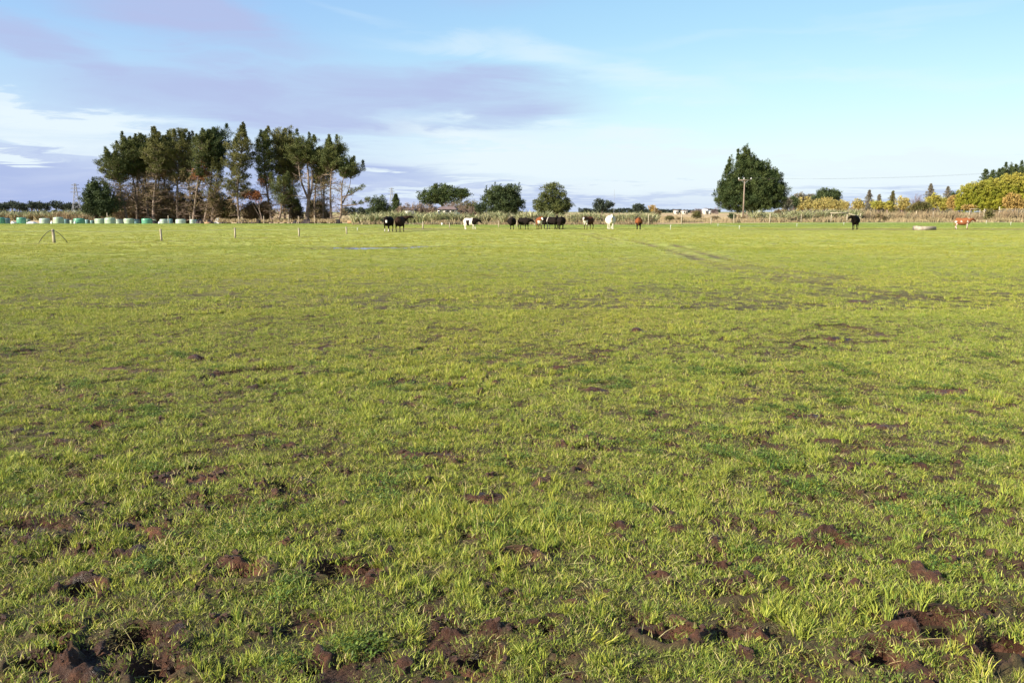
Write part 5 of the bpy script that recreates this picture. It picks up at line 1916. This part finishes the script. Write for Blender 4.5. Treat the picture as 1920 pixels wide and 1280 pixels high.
# ------------------------------------------------------------------ cattle
def tube_bm(bm, pts, seg=12):
    """closed loft; pts = (center, ry, rz); rings stand across the path direction"""
    C = [Vector(p[0]) for p in pts]
    rings = []
    for i, (c, ry, rz) in enumerate(pts):
        t_ = (C[min(i + 1, len(C) - 1)] - C[max(i - 1, 0)]).normalized()
        up = Vector((0, 0, 1)) if abs(t_.z) < .75 else Vector((1, 0, 0))
        a = t_.cross(up).normalized()
        b_ = a.cross(t_).normalized()
        ring = [bm.verts.new(C[i] + a * (ry * math.cos(q * 2 * PI / seg)) + b_ * (rz * math.sin(q * 2 * PI / seg))) for q in range(seg)]
        rings.append(ring)
    for r0_, r1_ in zip(rings[:-1], rings[1:]):
        for q in range(seg):
            bm.faces.new((r0_[q], r0_[(q + 1) % seg], r1_[(q + 1) % seg], r1_[q]))
    bm.faces.new(list(reversed(rings[0])))
    bm.faces.new(rings[-1])


M_coat = material('cow_coat', (1, 1, 1), (.86, .84, .82), 9, .85, .0, .06, attr='coat', bump=.3, bscale=60)
M_horn = material('horn', (.45, .40, .32), None)


def cow(label, px, feet, heading, seed, coat, scale=1.0, head_yaw=0.0, head_pitch=0.0, neck_rise=.30, step=0.0, belly=1.0, neck_len=1.0):
    """heading: degrees, 0 = facing right (+X), 90 = away, -90 = at the camera"""
    r = random.Random(seed)
    X, Yc = G(px, feet)
    root_z = ground_z(X, Yc)
    bm = bmesh.new()
    B_ = belly
    body = [((-.80, 0, 1.04), .12, .14), ((-.77, 0, 1.02), .23, .25), ((-.66, 0, .99), .31, .35), ((-.48, 0, .95), .34 * B_, .39), ((-.2, 0, .90), .395 * B_, .42 * (.6 + .4 * B_)),
            ((.1, 0, .90), .395 * B_, .43 * (.6 + .4 * B_)), ((.35, 0, .93), .35, .42), ((.52, 0, .96), .30, .39), ((.68, 0, 1.02), .22, .31), ((.76, 0, 1.05), .13, .19)]
    tube_bm(bm, body, 16)
    tube_bm(bm, [((-.76, 0, 1.26), .10, .06), ((-.5, 0, 1.30), .12, .06), ((0, 0, 1.27), .10, .06), ((.42, 0, 1.32), .09, .07), ((.57, 0, 1.29), .06, .05)], 8)
    # neck and head in the x-z plane, then yawed about the shoulder
    yaw = R(head_yaw)
    piv = Vector((.62, 0, 0))

    def hd(x, z, y=0.0):
        v = Vector((x, y, z)) - piv
        c, s = math.cos(yaw * min(1, max(0, v.x) / .35)), math.sin(yaw * min(1, max(0, v.x) / .35))
        return Vector((v.x * c - v.y * s, v.x * s + v.y * c, v.z)) + piv
    nr = neck_rise
    poll = (.62 + .46 * neck_len, 1.14 + nr)
    pa = R(-35 + head_pitch)
    hx, hz = math.cos(pa), math.sin(pa)
    tube_bm(bm, [(hd(.50, 1.02), .22, .32), (hd(.62 + .12 * neck_len, 1.07 + nr * .25), .18, .27), (hd(.62 + .30 * neck_len, 1.09 + nr * .65), .145, .20), (hd(.62 + .42 * neck_len, 1.12 + nr * .92), .12, .15)], 12)
    L0 = .50
    head = [(-.06, .075, .075), (0.0, .115, .115), (.12, .125, .125), (.24, .105, .11), (.36, .08, .088), (.46, .078, .078), (.52, .05, .05)]
    tube_bm(bm, [(hd(poll[0] + hx * q, poll[1] + hz * q), a, b_) for q, a, b_ in head], 12)
    st = step
    for sx, sy, dxs in ((.50, .17, st), (.50, -.17, -st)):
        tube_bm(bm, [((sx - .02, sy * .9, .92), .11, .15), ((sx, sy, .66), .085, .10), ((sx + .02 + dxs * .5, sy, .44), .058, .064), ((sx + dxs * .8, sy, .24), .040, .043), ((sx + .01 + dxs, sy, .10), .047, .05), ((sx + .03 + dxs, sy, .04), .058, .062), ((sx + .03 + dxs, sy, 0.0), .062, .068)], 9)
    for sx, sy, dxs in ((-.62, .17, -st), (-.62, -.17, st)):
        tube_bm(bm, [((sx, sy * .85, 1.02), .14, .22), ((sx + .06, sy, .80), .115, .17), ((sx + .04, sy * 1.05, .62), .085, .11), ((sx - .10 + dxs * .5, sy * 1.05, .43), .052, .062), ((sx - .07 + dxs * .8, sy, .24), .042, .045), ((sx - .04 + dxs, sy, .10), .05, .052), ((sx - .02 + dxs, sy, .04), .06, .064), ((sx - .02 + dxs, sy, 0), .062, .07)], 9)
    tube_bm(bm, [((-.42, 0, .66), .12, .10), ((-.36, 0, .58), .10, .09), ((-.34, 0, .53), .05, .05)], 8)
    tube_bm(bm, [((.60, 0, .90), .05, .12), ((.70, 0, .78), .06, .10), ((.74, 0, .70), .03, .04)], 8)
    me = bpy.data.meshes.new('tmp')
    bm.to_mesh(me)
    bm.free()
    tmp = bpy.data.objects.new('tmp', me)
    col.objects.link(tmp)
    m1 = tmp.modifiers.new('r', 'REMESH')
    m1.mode = 'VOXEL'
    m1.voxel_size = .032
    m2 = tmp.modifiers.new('s', 'SMOOTH')
    m2.iterations = 5
    m2.factor = .6
    dg = bpy.context.evaluated_depsgraph_get()
    body_me = bpy.data.meshes.new_from_object(tmp.evaluated_get(dg))
    bpy.data.objects.remove(tmp)
    n = len(body_me.vertices)
    V = np.zeros(n * 3, np.float32)
    body_me.vertices.foreach_get('co', V)
    V = V.reshape(-1, 3)
    hc = np.array(hd(poll[0] + hx * .2, poll[1] + hz * .2))
    C = coat(V, hc, np.array(hd(poll[0] + hx * .5, poll[1] + hz * .5)), seed)
    hoof = V[:, 2] < .055
    C[hoof] = (.04, .035, .03)
    body_me.materials.clear()
    body_me.materials.append(M_coat)
    body_me.polygons.foreach_set('use_smooth', np.ones(len(body_me.polygons), bool))
    add_col(body_me, 'coat', C)
    o = bpy.data.objects.new('cow', body_me)
    col.objects.link(o)
    tag(o, label, 'cow')
    # ears
    ec = tuple(C[np.argmin(np.linalg.norm(V - np.array(hd(poll[0], poll[1], 0.1)), axis=1))])
    for s in (-1, 1):
        be = bmesh.new()
        b0 = hd(poll[0] - .01, poll[1] + .05, s * .09)
        b1 = hd(poll[0] - .04, poll[1] + .08, s * .20)
        b2 = hd(poll[0] - .05, poll[1] + .05, s * .29)
        tube_bm(be, [(b0, .03, .025), (b1, .055, .02), (b2, .012, .01)], 8)
        em = bpy.data.meshes.new('ear')
        be.to_mesh(em)
        be.free()
        add_col(em, 'coat', np.tile(np.array(ec), (len(em.vertices), 1)))
        em.materials.append(M_coat)
        e = bpy.data.objects.new('ear', em)
        col.objects.link(e)
        e.parent = o
    be = bmesh.new()
    tube_bm(be, [((-.80, 0, 1.26), .035, .04), ((-.90, .01, 1.18), .026, .028), ((-.93, .02, .95), .020, .022), ((-.91, .02, .70), .018, .02), ((-.90, .02, .60), .04, .045), ((-.90, .02, .48), .012, .012)], 7)
    em = bpy.data.meshes.new('tail')
    be.to_mesh(em)
    be.free()
    tc_ = tuple(C[np.argmin(np.linalg.norm(V - np.array((-.85, 0, 1.2)), axis=1))])
    add_col(em, 'coat', np.tile(np.array(tc_), (len(em.vertices), 1)))
    em.materials.append(M_coat)
    e = bpy.data.objects.new('tail', em)
    col.objects.link(e)
    e.parent = o
    o.location = (X, Yc, root_z - .01)
    o.rotation_euler = (0, 0, R(heading))
    o.scale = (scale,) * 3
    return o


BLK, WHT, BRN, RED, TAN = np.array((.010, .0075, .006)), np.array((.58, .54, .46)), np.array((.13, .045, .02)), np.array((.22, .075, .03)), np.array((.23, .085, .035))


def n3(V, f, s):
    return fbm(V[:, 0] * f + V[:, 1] * f * .7 + s, V[:, 2] * f + V[:, 1] * f * .5, s, 3)


def plain(c, extra=()):
    def f(V, hc, mz, seed):
        C = np.tile(c, (len(V), 1)) * (1 + .18 * n3(V, 3, seed))[:, None]
        for fn, cc in extra:
            m = fn(V, hc, mz, seed)
            C[m] = cc
        return C
    return f


face = lambda rad: (lambda V, hc, mz, s: np.linalg.norm(V - (hc * .55 + mz * .45), axis=1) < rad)
legs_w = lambda z: (lambda V, hc, mz, s: (V[:, 2] < z + .04 * n3(V, 5, s)))
foreleg_w = lambda z: (lambda V, hc, mz, s: (V[:, 2] < z) & (V[:, 0] > .2))
patch = lambda f, th: (lambda V, hc, mz, s: n3(V, f, s) > th)
rear = lambda x: (lambda V, hc, mz, s: V[:, 0] < x + .08 * n3(V, 4, s))
front = lambda x: (lambda V, hc, mz, s: V[:, 0] > x + .08 * n3(V, 4, s))
bandx = lambda x, w: (lambda V, hc, mz, s: np.abs(V[:, 0] - x + .05 * n3(V, 4, s)) < w)
brisket = lambda V, hc, mz, s: (V[:, 2] < .98) & (V[:, 0] > .55) & (V[:, 2] > .5)
belly_ = lambda V, hc, mz, s: (V[:, 2] < .68 + .06 * n3(V, 4, s)) & (V[:, 0] < .4) & (np.abs(V[:, 1]) < .22) & (V[:, 2] > .5)
half_face = lambda V, hc, mz, s: (np.linalg.norm(V - hc, axis=1) < .26) & (V[:, 1] - hc[1] > .02)
nose = lambda V, hc, mz, s: np.linalg.norm(V - mz, axis=1) < .09

S_ = .84
cow('black cow with a white blaze facing the camera at the left of the worn mud', 728.5, 434.3, -100, 1, plain(BLK, ((face(.15), WHT), (foreleg_w(.28), WHT))), .95, head_yaw=22, head_pitch=-18, neck_rise=.02)
cow('dark brown-black cow seen from behind with its head stretched to the right', 750.5, 434, 82, 2, plain(np.array((.030, .018, .012)), ((nose, np.array((.4, .33, .3))),)), .97, head_yaw=-62, head_pitch=30, neck_rise=.18, neck_len=1.25)
cow('black and white patched cow standing side-on, dark head and neck at the right', 882, 430.6, -28, 3,
    plain(WHT, ((lambda V, h, m, s: (np.abs(V[:, 0] + .16 + .1 * n3(V, 3, s)) < .20) & (V[:, 2] < 1.12 + .1 * n3(V, 4, s)) & (V[:, 2] > .5), BLK), (lambda V, h, m, s: (V[:, 0] > .40 + .06 * n3(V, 4, s)) & (V[:, 2] > .60), BLK))), .80, head_yaw=30, head_pitch=-8, neck_rise=-.04, step=.05)
cow('black cow with a round belly facing the camera, leftmost of the middle herd', 960, 430.3, -90, 4, plain(BLK), S_ * .98, head_yaw=3, head_pitch=8, neck_rise=.24, belly=1.3)
cow('black cow standing with its head low to the right, second of the middle herd', 982, 430.3, -48, 5, plain(BLK, ((belly_, WHT * .7),)), .82, head_yaw=46, head_pitch=-5, neck_rise=-.05, step=.04, belly=1.1)
cow('red-brown cow with a bright white face at the left of the tight bunch', 1011, 430, -84, 6, plain(RED * .75, ((face(.19), WHT), (brisket, WHT * .8))), S_, head_yaw=14, neck_rise=.22)
cow('black cow squeezed in right behind the white-faced red cow', 1021, 428.8, -75, 7, plain(BLK), S_, head_yaw=-10, neck_rise=.15, head_pitch=-10)
cow('black cow with a narrow white stripe behind its shoulder in the tight bunch', 1034.5, 429.8, 132, 8, plain(BLK, ((bandx(.50, .05), WHT), (lambda V, h, m, s: (V[:, 2] < .55) & (V[:, 0] > .2) & (V[:, 2] > .42), WHT))), .84, head_yaw=40, neck_rise=-.03, head_pitch=-15)
cow('black cow facing the camera with its head up behind the striped cow', 1044, 428.0, -92, 9, plain(BLK), .90, neck_rise=.22, head_pitch=6)
cow('black cow with broad hindquarters at the right of the tight bunch', 1052.5, 430, 84, 10, plain(BLK, ((bandx(.55, .05), WHT),)), .88, neck_rise=.05, belly=1.25, head_yaw=-20)
cow('dark brown cow with a white face and brisket, alone right of the bunch', 1103, 429.8, -128, 11, plain(np.array((.055, .026, .016)), ((face(.19), WHT), (brisket, WHT * .85), (lambda V, h, m, s: (V[:, 2] > 1.18) & (V[:, 0] < .2), BRN))), .88, head_yaw=18, neck_rise=.22, head_pitch=-8)
cow('white cow with a dark patch over half its face walking towards the camera', 1144.5, 430.3, -90, 12, plain(WHT, ((half_face, BLK), (nose, BLK * 3))), .98, neck_rise=.24, belly=1.25, step=.06, head_pitch=-4)
cow('reddish-brown cow seen from behind with its head hidden, right of the white cow', 1197.5, 430.4, 78, 13, plain(RED * .8, ((lambda V, h, m, s: V[:, 2] < .72 + .1 * n3(V, 3, s), BLK * 2),)), .82, neck_rise=-.3, head_pitch=-30, head_yaw=-5, belly=1.1)
cow('lone black cow standing by the timber rails, shadow falling to its right', 1603, 430.8, -118, 14, plain(BLK), .98, head_yaw=-34, neck_rise=.12, head_pitch=14, step=.03)
cow('brown and white cow standing side-on at the far right behind the trough', 1804, 429.6, -24, 15,
    plain(TAN * .9, ((lambda V, h, m, s: (V[:, 0] < -.55) & (n3(V, 4, s) > .0) & (V[:, 2] < .98), WHT * .8), (lambda V, h, m, s: (V[:, 0] > .15) & (V[:, 2] < .88) & (n3(V, 4, s + 3) > .12), WHT * .8), (lambda V, h, m, s: (n3(V, 3.2, s + 9) > .55), WHT * .7), (lambda V, h, m, s: (np.linalg.norm(V - h, axis=1) < .25), BRN))), .80, head_yaw=24, neck_rise=.10, head_pitch=-4, step=.04)
wb = thing('white_bucket', 'small white object lying against the flax behind the patched cow', 'bucket', (PX(829, 104), 104, 0))
g = Geo()
g.tube(np.array([(0, 0, 0), (0, 0, .28)]), [.10, .13], 12, True)
g.build('bucket_body', M_white, wb)
